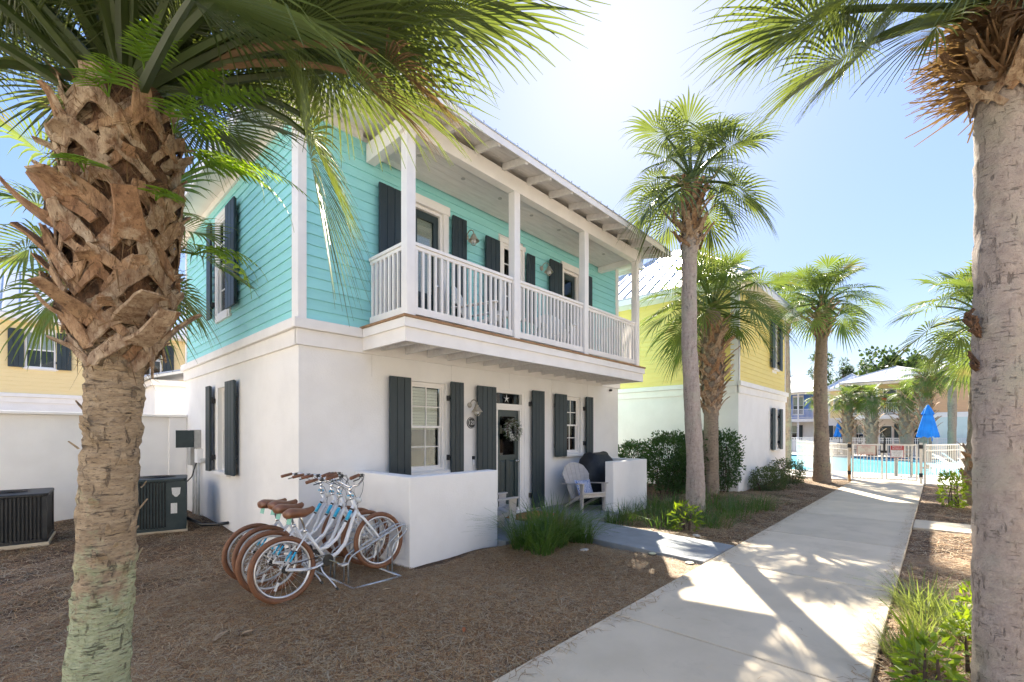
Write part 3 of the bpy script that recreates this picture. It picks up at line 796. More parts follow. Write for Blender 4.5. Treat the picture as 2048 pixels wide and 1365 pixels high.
# ---- lamps on the front wall
def wall_lamp(u, z):
    m = MB(); P = FF.p
    m.lathe([(.05, 0), (.05, .015), (.02, .03)], P(u, 0, z), 14, axis=(0, -1, 0))
    o = m.build('wall_lamp', 'fixture', house, smooth=False)
    arm = MB(); arm.tube([P(u, .02+.07*(1-math.cos(a))+.015*a, z+.09*math.sin(a)) for a in np.linspace(0, 3.0, 12)], .009, 8); arm.build('lamp_arm', 'fixture', o, smooth=True)
    sh = MB(); c = P(u, .205, z-.13)
    sh.lathe([(.10, 0), (.098, .008), (.062, .055), (.05, .07), (.05, .085), (.032, .09), (.032, .118), (.016, .128), (.006, .135)], c, 20, cap=False); sh.build('lamp_shade', 'fixture', o, smooth=True)
    g = MB(); g.lathe([(.01, -.04), (.035, -.03), (.045, .0), (.04, .04)], c, 12); g.build('lamp_globe', 'white', o, smooth=True)
    for k in range(4):
        w = MB(); a = k*math.pi/4
        w.tube([c+Vector((math.cos(a)*.06*math.cos(t), math.sin(a)*.06*math.cos(t), -.075*math.sin(t))) for t in np.linspace(0, math.pi, 9)], .0035, 5); w.build('lamp_guard', 'fixture', o)
wall_lamp(5.5, 2.16); wall_lamp(5.42, 5.18); wall_lamp(7.55, 5.18)
pl = MB().lathe([(.105, 0), (.105, .012), (.098, .016)], FF.p(5.54, .0, 1.84), 28, axis=(0, -1, 0)); plq = pl.build('number_plaque', 'black', house)
rg = MB(); rg.tube([FF.p(5.54+.094*math.cos(a), .017, 1.84+.094*math.sin(a)) for a in np.linspace(0, 2*math.pi, 33)[:-1]], .004, 5, closed=True); rg.build('plaque_rim', 'white', plq)
text('house_number', '120', .105, 'white', plq, FF.p(5.54, .018, 1.84), (rad(90), 0, 0))
db = MB(); FF.box(db, 5.56, 5.615, 0, .025, 1.07, 1.17); dbl = db.build('doorbell', 'white', house, bevel=.006)
d2 = MB(); FF.box(d2, 5.56, 5.615, 0, .026, 1.172, 1.235); d2.build('doorbell_camera', 'black', dbl, bevel=.006)
MB().lathe([(.03, 0), (.045, .02), (.04, .05), (.01, .06)], (10.3, 6.15, 2.73), 10).build('eave_spotlight', 'black', house)

# ---- balcony
BX0, BX1, BY = 3.38, 9.92, 5.06
bm_ = MB()
bm_.box(BX0, BX1, BY, BY+.045, 2.86, 3.10); bm_.box(BX0, BX0+.045, BY+.045, 6.16, 2.86, 3.10); bm_.box(BX1-.045, BX1, BY+.045, 6.16, 2.86, 3.10)
bm_.box(BX0-.03, BX1+.03, BY-.03, BY-.002, 3.045, 3.165); bm_.box(BX0-.03, BX0-.002, BY-.002, 6.10, 3.045, 3.165); bm_.box(BX1+.002, BX1+.03, BY-.002, 6.10, 3.045, 3.165)
balc = bm_.build('balcony', 'trim', house)
for i in range(8):
    y = BY-.05+i*.145
    MB().box(BX0-.05, BX1+.05, y, y+.138, 3.168, 3.2).build('deck_board', 'deckwood', balc)
for i in range(15):
    x = BX0+.3+i*.425
    MB().box(x, x+.04, BY+.045, 6.155, 2.90, 3.10).build('joist', 'soffit', balc)
for i in range(11):
    y = BY+.05+i*.1
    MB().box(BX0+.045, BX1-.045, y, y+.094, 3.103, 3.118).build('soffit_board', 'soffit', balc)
posts = [3.45, 5.55, 7.61, 9.745]
for x in posts:
    MB().box(x, x+.14, 5.13, 5.27, 3.2, 5.68).build('post', 'trim', balc, bevel=.006)
def rail(x0, x1, y0, y1):
    d = Vector((x1-x0, y1-y0, 0)); L = d.length; d.normalize(); n = Vector((-d.y, d.x, 0))
    a = Vector((x0, y0, 0)); P = lambda s, w, z: a+d*s+n*w+Vector((0, 0, z))
    def bar(mb, s0, s1, w, z0, z1): mb.quadbox([P(s0, -w, z0), P(s1, -w, z0), P(s1, w, z0), P(s0, w, z0), P(s0, -w, z1), P(s1, -w, z1), P(s1, w, z1), P(s0, w, z1)]); return mb
    m = MB(); bar(m, 0, L, .04, 4.20, 4.245); bar(m, 0, L, .02, 4.15, 4.198); m.build('handrail', 'rail', balc, bevel=.005)
    m = MB(); bar(m, 0, L, .022, 3.27, 3.37); m.build('bottom_rail', 'rail', balc)
    k = int(L/.105); g = L/k
    for i in range(k): bar(MB(), (i+.5)*g-.018, (i+.5)*g+.018, .018, 3.37, 4.15).build('baluster', 'rail', balc)
for a, b in zip(posts, posts[1:]): rail(a+.14, b, 5.2, 5.2)
rail(3.52, 3.52, 6.17, 5.27); rail(9.815, 9.815, 5.27, 6.17)
# ---- porch roof over the balcony
pr = MB(); pr.box(3.40, 9.95, 5.13, 5.27, 5.68, 5.93); pr.box(3.45, 3.59, 5.27, 6.18, 5.66, 5.93); pr.box(9.745, 9.885, 5.27, 6.18, 5.66, 5.93)
prf = pr.build('porch_beam', 'trim', house)
for i in range(6):
    y = 5.275+i*.15
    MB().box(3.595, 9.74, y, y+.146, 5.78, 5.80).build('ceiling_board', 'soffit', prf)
for i in range(7):
    MB().lathe([(.035, 0), (.035, .008)], (4.0+i*.85, 5.62, 5.772), 12).build('ceiling_vent', 'greybox', prf)
EX0, EX1, EY, EZ, SL = 2.95, 10.45, 4.62, 5.90, .2
def slope(y): return EZ + (y-EY)*SL
rf = MB()
P8 = lambda x0, x1, ya, yb, t0, t1: [(x0, ya, slope(ya)+t0), (x1, ya, slope(ya)+t0), (x1, yb, slope(yb)+t0), (x0, yb, slope(yb)+t0), (x0, ya, slope(ya)+t1), (x1, ya, slope(ya)+t1), (x1, yb, slope(yb)+t1), (x0, yb, slope(yb)+t1)]
rf.quadbox(P8(EX0-.03, EX1+.03, EY-.04, 6.25, .035, .055))
proof = rf.build('porch_roof', 'roof', house)
for i in range(11):
    ya = EY+i*.142
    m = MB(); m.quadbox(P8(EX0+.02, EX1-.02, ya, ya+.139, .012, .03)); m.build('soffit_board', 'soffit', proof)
m = MB(); m.quadbox(P8(EX0, EX1, EY-.028, EY-.003, -.075, .033)); m.build('fascia_board', 'trim', proof)
for xa in (EX0-.005, EX1-.02):
    m = MB(); m.quadbox(P8(xa, xa+.025, EY, 6.2, -.075, .03)); m.build('rake_board', 'trim', proof)
x = EX0+.5
while x < EX1-.1:
    m = MB(); m.quadbox(P8(x, x+.05, EY+.005, 5.125, -.105, .01)); m.build('rafter_tail', 'soffit', proof); x += .6
sm = MB(); x = EX0
while x < EX1:
    sm.tube([(x, EY-.045, slope(EY)+.06), (x, 6.2, slope(6.2)+.06)], .014, 6); x += .23
tag(sm.build('roof_rib', 'roof', proof), kind='stuff')

# ---- service boxes on the side wall
eb = MB(); FS.box(eb, 11.1, 11.42, .0, .13, 1.35, 1.72); ebx = eb.build('breaker_box', 'greybox', house)
dr = MB(); dr.box(2.05, 2.36, 11.10, 11.115, 1.36, 1.71); dr.build('box_door', 'ac', ebx)
bb = MB(); FS.box(bb, 11.14, 11.38, .131, .137, 1.4, 1.68); bb.build('breaker_panel', 'black', ebx)
mt = MB(); FS.box(mt, 11.42, 11.66, .0, .12, .98, 1.34); mt.build('meter_box', 'greybox', house)
dx = MB(); FS.box(dx, 10.95, 11.18, .0, .1, 1.05, 1.33); dx.build('disconnect_box', 'white', house)
for yy, r0, z1 in ((11.5, .022, .98), (11.1, .018, 1.05), (11.02, .014, 1.05), (11.28, .016, 1.35)):
    m = MB(); m.tube([FS.p(yy, .05, -.2), FS.p(yy, .05, z1)], r0, 8); m.build('conduit', 'pvc', house, smooth=True)
m = MB(); m.lathe([(.05, 0), (.05, .08), (.045, .1)], FS.p(10.72, 0, 1.1), 12, axis=(-1, 0, 0)); m.build('vent_pipe', 'pvc', house)
m = MB(); m.tube([FS.p(11.15, .06, 1.1), FS.p(11.3, .12, .75), FS.p(11.45, .3, .5), (2.02, 10.9, .42), (1.9, 10.6, .48)], .012, 6); m.build('whip_cable', 'black', house, smooth=True)

# ================================================================== OTHER HOUSES
def simple_house(name, label, x0, x1, y0, y1, upper, lower, ridge_h=2.5, faces={}, joined=True, board_faces=(), z_eave=6.05, over=.42, group=None, roofseam=.45, band='trim'):
    h = thing(name, label, 'house', (x0, y0, 0), 0, group)
    F_ = {'-y': (Fr((x0, y0, 0), (1, 0, 0), (0, -1, 0)), x1-x0), '-x': (Fr((x0, y1, 0), (0, -1, 0), (-1, 0, 0)), y1-y0),
          '+x': (Fr((x1, y0, 0), (0, 1, 0), (1, 0, 0)), y1-y0), '+y': (Fr((x1, y1, 0), (-1, 0, 0), (0, 1, 0)), x1-x0)}
    for k, (fr, L) in F_.items():
        ops = faces.get(k, [])
        lo = [o[1:5] for o in ops if o[3] < 3]; hi = [o[1:5] for o in ops if o[3] >= 3]
        i0 = 0 if k in ('-y', '+y') else .2
        wall_mb(fr, i0, L-i0, -.3, 3.0, lo).build('ground_floor_wall', lower, h)
        wall_mb(fr, i0, L-i0, 3.0, z_eave, hi, d=-.02).build('upper_wall', band, h)
        boards(fr, h, upper, .12, L-.12, 3.185, z_eave-.14, [(a-.02, b+.02, c-.02, d+.02) for a, b, c, d in hi], .15, joined=k not in board_faces, base=-.02)
        t = MB(); e = .04 if k in ('-y', '+y') else 0.
        fr.box(t, -e, L+e, -.019, .04, 2.83, 3.04); e2 = .09 if e else -.001
        fr.box(t, -e2, L+e2, -.019, .09, 3.043, 3.18); fr.box(t, i0*.0, L, -.019, .02, z_eave-.14, z_eave); t.build('band', band, h)
        for c in ((-.012, .12), (L-.12, L+.012)):
            cb = MB(); fr.box(cb, c[0], c[1], -.03, .012 if e else .0118, 3.185, z_eave-.14); cb.build('corner_board', 'trim', h)
        for o in ops:
            kind, a, b, c, d = o[:5]
            if kind == 'window':
                window(fr, h, a, b, c, d, front=-.06 if c < 3 else .0, simple=True, blind=o[5] if len(o) > 5 else 'blind', blind_to=.45)
                sw = (b-a)*.52
                if len(o) > 6 and not o[6]: continue
                shutter(fr, h, a-sw-.03, a-.03, c-.03, d+.03, 3); shutter(fr, h, b+.03, b+sw+.03, c-.03, d+.03, 3, hinge='l')
            elif kind == 'door':
                m = MB(); fr.box(m, a+.04, b-.04, -.1, -.06, c, d-.04); dd = m.build('door', 'doorpaint', h)
                m = MB(); fr.box(m, a+.16, b-.16, -.058, -.052, c+1., d-.18); m.build('glass', 'glass', dd)
                m = MB(); fr.box(m, a, a+.04, -.1, .02, c, d); fr.box(m, b-.04, b, -.1, .02, c, d); fr.box(m, a+.04, b-.04, -.1, .02, d-.04, d); m.build('door_frame', 'trim', dd)
    cx, cy = (x0+x1)/2, (y0+y1)/2; dxy = abs((x1-x0)-(y1-y0))/2
    rg_ = ((cx-dxy, cy, z_eave+ridge_h), (cx+dxy, cy, z_eave+ridge_h)) if x1-x0 > y1-y0 else ((cx, cy-dxy, z_eave+ridge_h), (cx, cy+dxy, z_eave+ridge_h))
    hip_roof(h, x0-over, x1+over, y0-over, y1+over, z_eave+.06, rg_, seams=roofseam)
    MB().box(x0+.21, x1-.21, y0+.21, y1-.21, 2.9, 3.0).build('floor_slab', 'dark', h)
    return h

def gallery(h, fr, u0, u1, z=3.2, depth=1.2, nposts=3, ground=False, ptop=5.75, roof=True, railmat='fencewhite'):
    """balcony with posts, rail and pickets in front of a house face"""
    m = MB(); fr.box(m, u0, u1, .1, depth, z-.35, z); b = m.build('balcony', 'trim', h)
    for i in range(nposts):
        u = u0+.06+(u1-u0-.24)*i/(nposts-1)
        p = MB(); fr.box(p, u, u+.13, depth-.17, depth-.04, z, ptop); p.build('post', 'trim', b)
        if ground: p = MB(); fr.box(p, u, u+.13, depth-.17, depth-.04, -.1, z-.35); p.build('post', 'trim', b)
    r = MB(); fr.box(r, u0, u1, depth-.13, depth-.07, z+.95, z+1.0); fr.box(r, u0, u1, depth-.12, depth-.08, z+.08, z+.14); r.build('handrail', railmat, b)
    k = MB(); n = int((u1-u0)/.11)
    for i in range(n): fr.box(k, u0+.05+i*.11, u0+.085+i*.11, depth-.115, depth-.085, z+.14, z+.95)
    tag(k.build('picket', railmat, b), kind='stuff')
    if roof:
        q = MB(); fr.box(q, u0, u1, depth-.18, depth-.03, ptop, ptop+.2); q.build('porch_beam', 'trim', b)
        q = MB(); P = fr.p
        c = [P(u0-.3, depth+.4, ptop+.2), P(u1+.3, depth+.4, ptop+.2), P(u1+.3, -.1, ptop+.5), P(u0-.3, -.1, ptop+.5)]
        if fr.u.cross(fr.n).z > 0: c.reverse()
        q.prism(c, (0, 0, .06)); q.build('porch_roof', 'roof', b)
    return b

# yellow neighbour beyond the hedge
yh = simple_house('beach_house', 'yellow sided house over white stucco beyond the dark green hedge', 14.2, 19.8, 4.24, 10.4, 'yellow', 'stucco', 2.5,
    {'-y': [('window', 3.78, 4.42, 1.1, 2.5, 'blind'), ('window', 3.75, 4.4, 3.95, 5.6, 'blind')], '+x': [('window', 2, 2.7, 1, 2.4), ('window', 2, 2.7, 4, 5.5)]}, board_faces=('-x', '-y'))
m = MB(); m.box(14.165, 14.2, 9.3, 9.55, 2.35, 2.55); vent = m.build('dryer_vent', 'white', yh)
for i in range(4): MB().box(14.15, 14.167, 9.31, 9.54, 2.36+i*.045, 2.39+i*.045).build('vent_slat', 'white', vent)
# house at the back left
lh = simple_house('beach_house', 'pale yellow house with dark green shutters rising behind the white garden wall', -6, 5.3, 25.6, 33, 'gold', 'stucco', 2.6,
    {'-y': [('window', 6.0, 6.82, 4.2, 5.6, 'blindwhite'), ('window', 2.0, 2.8, 4.2, 5.6, 'blindwhite'), ('window', 9.4, 10.2, 4.2, 5.6, 'blindwhite')]}, roofseam=.5)
# white annex behind the garden wall
an = thing('annex', 'low white annex with a metal roof between the garden wall and the pale yellow house', 'outbuilding', (2.4, 15.5, 0))
MB().box(2.4, 6.2, 15.5, 20, -.2, 2.95).build('wall', 'stucco', an)
MB().box(2.3, 6.3, 15.4, 20.1, 2.95, 3.1).build('fascia', 'trim', an)
r = MB(); r.prism([(2.2, 15.3, 3.1), (2.2, 20.2, 3.1), (6.4, 20.2, 4.3), (6.4, 15.3, 4.3)][::-1], (0, 0, .07)); ro = r.build('roof', 'roof', an)
r = MB()
for i in range(10): r.tube([(2.2, 15.35+i*.53, 3.19), (6.4, 15.35+i*.53, 4.39)], .025, 5)
tag(r.build('roof_seam', 'roof', ro), kind='stuff')
# garden wall at the back left
gw = thing('garden_wall', 'white rendered garden wall with a flat cap behind the air conditioners', 'wall', (-6, 12.3, 0))
MB().box(-7, 2.15, 12.35, 12.55, -.3, 2.0).build('wall_panel', 'stucco', gw)
MB().box(2.15, 2.47, 12.28, 12.6, -.3, 2.0).build('pier', 'stucco', gw)
MB().box(-7, 2.47, 12.24, 12.64, 2.003, 2.06).build('wall_cap', 'trim', gw, bevel=.01)
# low porch walls
pw = thing('porch_wall', 'long low white stucco wall with a return, beside the bicycles', 'wall', (3.27, 4.8, 0))
m = MB(); m.prism([(3.27, 4.8, -.3), (4.82, 4.8, -.3), (4.82, 5.0, -.3), (3.47, 5.0, -.3), (3.47, 6.195, -.3), (3.27, 6.195, -.3)], (0, 0, 1.4)); m.build('wall_panel', 'stucco', pw, bevel=.012)
pw2 = thing('porch_wall', 'short low white stucco wall in front of the covered grill', 'wall', (8.15, 4.8, 0))
m = MB(); m.prism([(8.15, 4.8, -.3), (9.6, 4.8, -.3), (9.6, 6.195, -.3), (9.4, 6.195, -.3), (9.4, 5.0, -.3), (8.15, 5.0, -.3)], (0, 0, 1.37)); m.build('wall_panel', 'stucco', pw2, bevel=.012)

# unseen houses opposite: mirrored in the glass, whitened and enlarged to bounce sunlight
oh = simple_house('beach_house', 'white house with a white gallery across the path from the porch', -1.0, 11.2, -11.5, -5.0, 'trim', 'stucco', 2.4,
    {'+y': [('window', 1.2, 1.9, 1, 2.45), ('door', 3.6, 4.5, 0, 2.3), ('window', 6, 6.7, 1, 2.45), ('window', 1.2, 1.9, 4, 5.4), ('door', 3.6, 4.5, 3.2, 5.4), ('window', 6, 6.7, 4, 5.4)]})
gallery(oh, Fr((11.2, -5.0, 0), (-1, 0, 0), (0, 1, 0)), .6, 7.4, nposts=4, roof=False)
oh2 = simple_house('beach_house', 'white sided house across the path opposite the yellow one', 12.6, 19, -13.5, -6.2, 'trim', 'stucco', 2.4,
    {'+y': [('window', 1.2, 1.9, 1, 2.45), ('window', 4, 4.7, 4, 5.4), ('window', 1.2, 1.9, 4, 5.4)]})
oh3 = simple_house('beach_house', 'pale house facing the turquoise side wall from across the garden', -14, -6.6, 1, 13, 'trim', 'stucco', 2.4,
    {'+x': [('window', 1.2, 1.9, 1, 2.45), ('window', 5, 5.7, 1, 2.45), ('window', 1.2, 1.9, 4, 5.4), ('window', 5, 5.7, 4, 5.4)]})  # out of view; brought close, lengthened and whitened to throw sun at the side wall

# houses round the pool
def pool_front(y_list, z0, z1, kind='window', w=.9): return [(kind, y-w/2, y+w/2, z0, z1) for y in y_list]
b1 = simple_house('beach_house', 'house with a royal blue upper storey and a white balcony beyond the pool fence', 57.5, 64, 8.4, 15.5, 'blue', 'stucco', 2.2,
    {'-x': [('window', 3.9, 4.9, 3.7, 5.6, 'blind', False), ('window', 3.3, 4.3, .9, 2.5), ('door', 1.0, 2.0, 3.2, 5.4)]}, over=.5)
gallery(b1, Fr((57.5, 15.5, 0), (0, -1, 0), (-1, 0, 0)), .2, 7.0, depth=1.6, nposts=4, ground=True)
b2 = simple_house('beach_house', 'golden house squeezed between the blue house and the pale pink house', 56, 63, 4.6, 8.2, 'gold', 'stucco', 1.6,
    {'-x': [('window', .5, 1.2, 1, 2.4), ('window', .5, 1.2, 4, 5.4, 'blind', False)]}, over=.3)
b3 = simple_house('beach_house', 'pale pink house with a long white gallery and dark shutters behind the pool palms', 50, 58, -.6, 6.0, 'gold', 'pinkwall', 1.5,
    {'-x': [('window', .55, 1.3, .8, 2.4), ('door', 2.35, 3.2, 0, 2.3), ('window', 3.75, 4.5, .8, 2.4), ('door', 5.2, 6.1, 0, 2.3), ('window', .6, 1.3, 4, 5.4), ('door', 2.6, 3.5, 3.2, 5.4), ('window', 4.6, 5.3, 4, 5.4)]}, over=.45)
gallery(b3, Fr((50, 6.0, 0), (0, -1, 0), (-1, 0, 0)), .1, 6.5, depth=1.4, nposts=4)
b4 = simple_house('beach_house', 'orange sided house over pale mint stucco behind the large blue umbrella', 45.8, 54, -8.2, .85, 'orange', 'mint', 2.6,
    {'-x': [('window', 5.05, 5.75, 4.0, 5.6, 'blind'), ('window', 5.1, 5.8, .9, 2.4, 'blind')], '+y': [('window', 2, 2.7, 4, 5.5)]}, over=.5)

# ================================================================== PALMS
FC = {}
def frond_mesh(L, e_pet, R, e_bl, seed, n=44, mat='frond', droop=.45, spread=150, fold=.35, pw=.022, fused=.42, rows=6, thin=1.):
    """fan leaf: petiole leaving the origin along +X, costa, folded leaflets with hanging tips"""
    key = (L, e_pet, R, e_bl, seed, n, mat, droop, spread, fold, pw)
    if key in FC: return FC[key]
    r = random.Random(seed*77+int(e_bl)+1000)
    ep, eb = rad(e_pet), rad(e_bl)
    pts = []; p = Vector((0, 0, 0)); K = 7
    for k in range(K+1):
        pts.append(p.copy()); t = k/K
        e = ep + (eb-ep)*t*t*.7
        p += Vector((math.cos(e), 0, math.sin(e)))*(L/K)
    H = pts[-1]
    V, F = [], []
    mb = MB(); mb.tube(pts, [pw*(1.5-.8*k/K) for k in range(K+1)], 5); V, F = mb.v, mb.f
    ax = Vector((math.cos(eb), 0, math.sin(eb))); sd = Vector((0, 1, 0)); up = Vector((-math.sin(eb), 0, math.cos(eb)))
    dphi = 2*rad(spread)/n
    for i in range(n):
        ph = -rad(spread) + (i+.5)*dphi + r.uniform(-.015, .015)
        c = math.cos(ph); s_ = math.sin(ph)
        cd = max(0, math.cos(ph*.75))**1.5
        base = H + ax*(.26*R*cd) + Vector((0, 0, -.05*R*cd))
        d = (ax*c + sd*s_ + up*(fold*abs(s_)**1.3 - .05)).normalized()
        ln = R*(.60+.36*math.cos(ph/2)**2)*r.uniform(.9, 1.06)
        dr = droop*r.uniform(.6, 1.4)*(1+.4*abs(s_))
        wv = d.cross(up).normalized(); tw = r.uniform(-.35, .35)
        i0 = len(V)
        for k in range(rows):
            s = k/(rows-1)
            p = base + d*(ln*s*(1-.12*dr*s*s)) - Vector((0, 0, 1))*(dr*ln*.55*s**3)
            if s <= fused: wd = ln*s*dphi*.98*thin
            else: wd = ln*fused*dphi*.98*thin*(1-((s-fused)/(1-fused))**1.15)
            wd = max(wd, .003)
            w2 = wv*(wd/2*math.cos(tw*s)) + up*(wd/2*math.sin(tw*s))
            V.append(tuple(p - w2)); V.append(tuple(p - up*wd*.22)); V.append(tuple(p + w2))
        for k in range(rows-1):
            a = i0+k*3
            F.append((a, a+1, a+4, a+3)); F.append((a+1, a+2, a+5, a+4))
    me = bpy.data.meshes.new('frond'); me.from_pydata(V, [], F); me.materials.append(W[mat]); me.update()
    FC[key] = me
    return me

def trunk_mb(axis, radii, n=26, rings=None, amp=.012, seed=1):
    """axis: points bottom to top; radii to match; resampled with rough rings"""
    r = random.Random(seed)
    m = MB(); N_ = rings or 60
    A = [Vector(a) for a in axis]
    ph = [r.uniform(0, 6.28) for _ in range(8)]
    prev = 0
    for k in range(N_+1):
        t = k/N_*(len(A)-1); i = min(int(t), len(A)-2); f = t-i
        f2 = f*f*(3-2*f)*.3+f*.7
        c = A[i].lerp(A[i+1], f2); R = radii[i]+(radii[i+1]-radii[i])*f
        ringj = r.uniform(-1, 1)*amp*.5 + amp*.9*(((k*2.6/N_*len(A)) % 1)-.5)*(1 if N_ > 80 else 0)
        for j in range(n):
            a = 2*math.pi*j/n
            q = R + ringj + amp*(math.sin(3*a+ph[0]+k*.21)*.4+math.sin(7*a+ph[1]-k*.5)*.35+r.uniform(-.5, .5))
            m.v.append((c.x+q*math.cos(a), c.y+q*math.sin(a), c.z))
    for k in range(N_):
        for j in range(n): m.f.append((k*n+j, k*n+(j+1) % n, (k+1)*n+(j+1) % n, (k+1)*n+j))
    m.f.append(tuple(N_*n+j for j in range(n)))
    return m

def boot_mesh(R, s, seed, stub=.2, up=48, legs=True, curl=0.):
    """split leaf base: two legs hugging the trunk (radius R) that meet in a cut stub"""
    r = random.Random(seed)
    m = MB()
    rise = .22*s; spread_ = .15*s/R*1.25
    if legs:
        for sg in (-1, 1):
            pts, nor, wd = [], [], []
            for k in range(6):
                t = k/5
                a = sg*spread_*(1-t)**.9*r.uniform(.93, 1.07); z = -rise*(1-t)
                q = R + .012 + .05*s*t*t
                pts.append((q*math.cos(a), q*math.sin(a), z)); nor.append((math.cos(a), math.sin(a), .1))
                wd.append(s*(.062+.03*t)*r.uniform(.85, 1.15))
            m.strap(pts, nor, wd, [.008*s+.003]*6)
    pts, nor, wd, th = [], [], [], []
    e = rad(up); tw = r.uniform(-.25, .25); K = 6
    p = Vector((R+.035*s, 0, -.06*s))
    for k in range(K+1):
        t = k/K
        pts.append(p.copy())
        ee = e - curl*t + r.uniform(-.12, .12)
        d = Vector((math.cos(ee), tw*t, math.sin(ee)))
        nor.append(Vector((-math.sin(ee)*-1, 0, math.cos(ee)*-1)) if False else Vector((math.sin(ee), 0, -math.cos(ee))))
        wd.append(s*(.15-.045*min(1, t*1.6))*(1 if k < K else r.uniform(.7, 1)))
        th.append((.02-.010*t)*s)
        p += d*(stub*s/K*1.5)
    m.strap(pts, nor, wd, th)
    return m.mesh('leaf_base', W['boot'])

def palm(name, label, base, axis, radii, crown, nf, R, L, mat='frond', bark='bark', boots=None, group=None, seed=1, elev=(82, -40), skip=None,
         n=40, frondscale=(.85, 1.1), droop=.45, dead=0, rings=60, tn=26, amp=.012, variants=9, pw=.022, joined_boots=False, phase=0.):
    r = random.Random(seed)
    t = thing(name, label, 'palm tree', base, 0, group)
    trunk_mb(axis, radii, tn, rings, amp, seed).build('trunk', bark, t, smooth=True)
    C = Vector(crown)-Vector(base)
    ga = 2.39996
    for i in range(nf):
        f = (i+.5)/nf
        el = elev[0] + (elev[1]-elev[0])*f**1.15 + r.uniform(-8, 8)
        az = i*ga + r.uniform(-.2, .2) + phase
        if skip and skip(az % (2*math.pi), el): continue
        q = round(el/15)*15
        bl = q - 18 - 22*(1-abs(q)/90) if q > -60 else -85
        me = frond_mesh(L, q, R, round(bl), i % variants % 3, n, mat, droop, pw=pw)
        s = r.uniform(*frondscale)*(1 - .25*max(0, (el-55)/35))
        inst('frond', me, t, C + Vector((.05*math.cos(az), .05*math.sin(az), r.uniform(-.08, .08)-.25*f)), (r.uniform(-.15, .15), 0, az), s)
    for i in range(dead):
        me = frond_mesh(L*.8, -45, R*.8, -80, i % 3, 26, 'dead', .3, pw=pw)
        inst('dead_frond', me, t, C + Vector((0, 0, -.35)), (r.uniform(-.2, .2), 0, i*ga+1.1), r.uniform(.7, 1.))
    if boots:
        z0, z1, num, s, stub = boots
        A = [Vector(a) for a in axis]
        def at(z):
            for a, b, ra, rb in zip(A, A[1:], radii, radii[1:]):
                if a.z <= z <= b.z or b is A[-1]:
                    f = (z-a.z)/(b.z-a.z); return a.lerp(b, f), ra+(rb-ra)*f
        ms = {}
        alljoined = MB()
        for i in range(num):
            f = (i+.5)/num; z = z0+(z1-z0)*f
            c, rr = at(z)
            R_ = round(rr*.97/.03)*.03
            k = (R_, i % 5)
            if k not in ms: ms[k] = boot_mesh(max(R_, .06), s*(1), seed*10+i % 5, stub*(.6+.25*(i % 5)), up=30+11*(i % 4), curl=(-.5+.4*(i % 4)))
            az = i*ga + r.uniform(-.12, .12); sc = r.uniform(.85, 1.15)
            if joined_boots:
                M_ = Matrix.Translation(c) @ Matrix.Rotation(az, 4, 'Z') @ Matrix.Scale(1, 4)
                o0 = len(alljoined.v)
                alljoined.v += [tuple(M_ @ v.co) for v in ms[k].vertices]; alljoined.f += [tuple(o0+q for q in p.vertices) for p in ms[k].polygons]
            else:
                inst('leaf_base', ms[k], t, c-Vector(base), (0, 0, az), (1, 1, sc))
        if joined_boots: tag(alljoined.build('leaf_base', 'boot', t), kind='stuff')
    return t, C

def add_frond(t, base, az, el_p, L, el_b, R, seed=0, n=46, mat='frond', droop=.45, roll=0., scale=1., pw=.02, spread=150):
    me = frond_mesh(L, el_p, R, el_b, seed, n, mat, droop, spread, pw=pw)
    return inst('frond', me, t, Vector(base)-t.location, (roll, 0, rad(az)), scale)

# --- the near palm at the left, its crown above the picture
nb = (.27, 3.44, -.1)
np_, C = palm('cabbage_palm', 'thick palm with criss-crossed leaf bases, ferns and a lichen-green foot', nb,
    [(.262, 3.447, -.15), (.30, 3.41, .75), (.33, 3.38, 1.56), (.35, 3.36, 2.05), (.355, 3.355, 2.25), (.362, 3.348, 2.6), (.37, 3.34, 3.3), (.38, 3.33, 3.6)],
    [.152, .131, .125, .130, .155, .19, .22, .13], (.38, 3.33, 3.66), 26, .98, .95, bark='nearbark', seed=4, elev=(85, 22),
    boots=None, rings=190, tn=56, amp=.010, n=64, pw=.021, skip=lambda az, el: el < 45 and -10 < (math.degrees(az)+180) % 360-180 < 118)
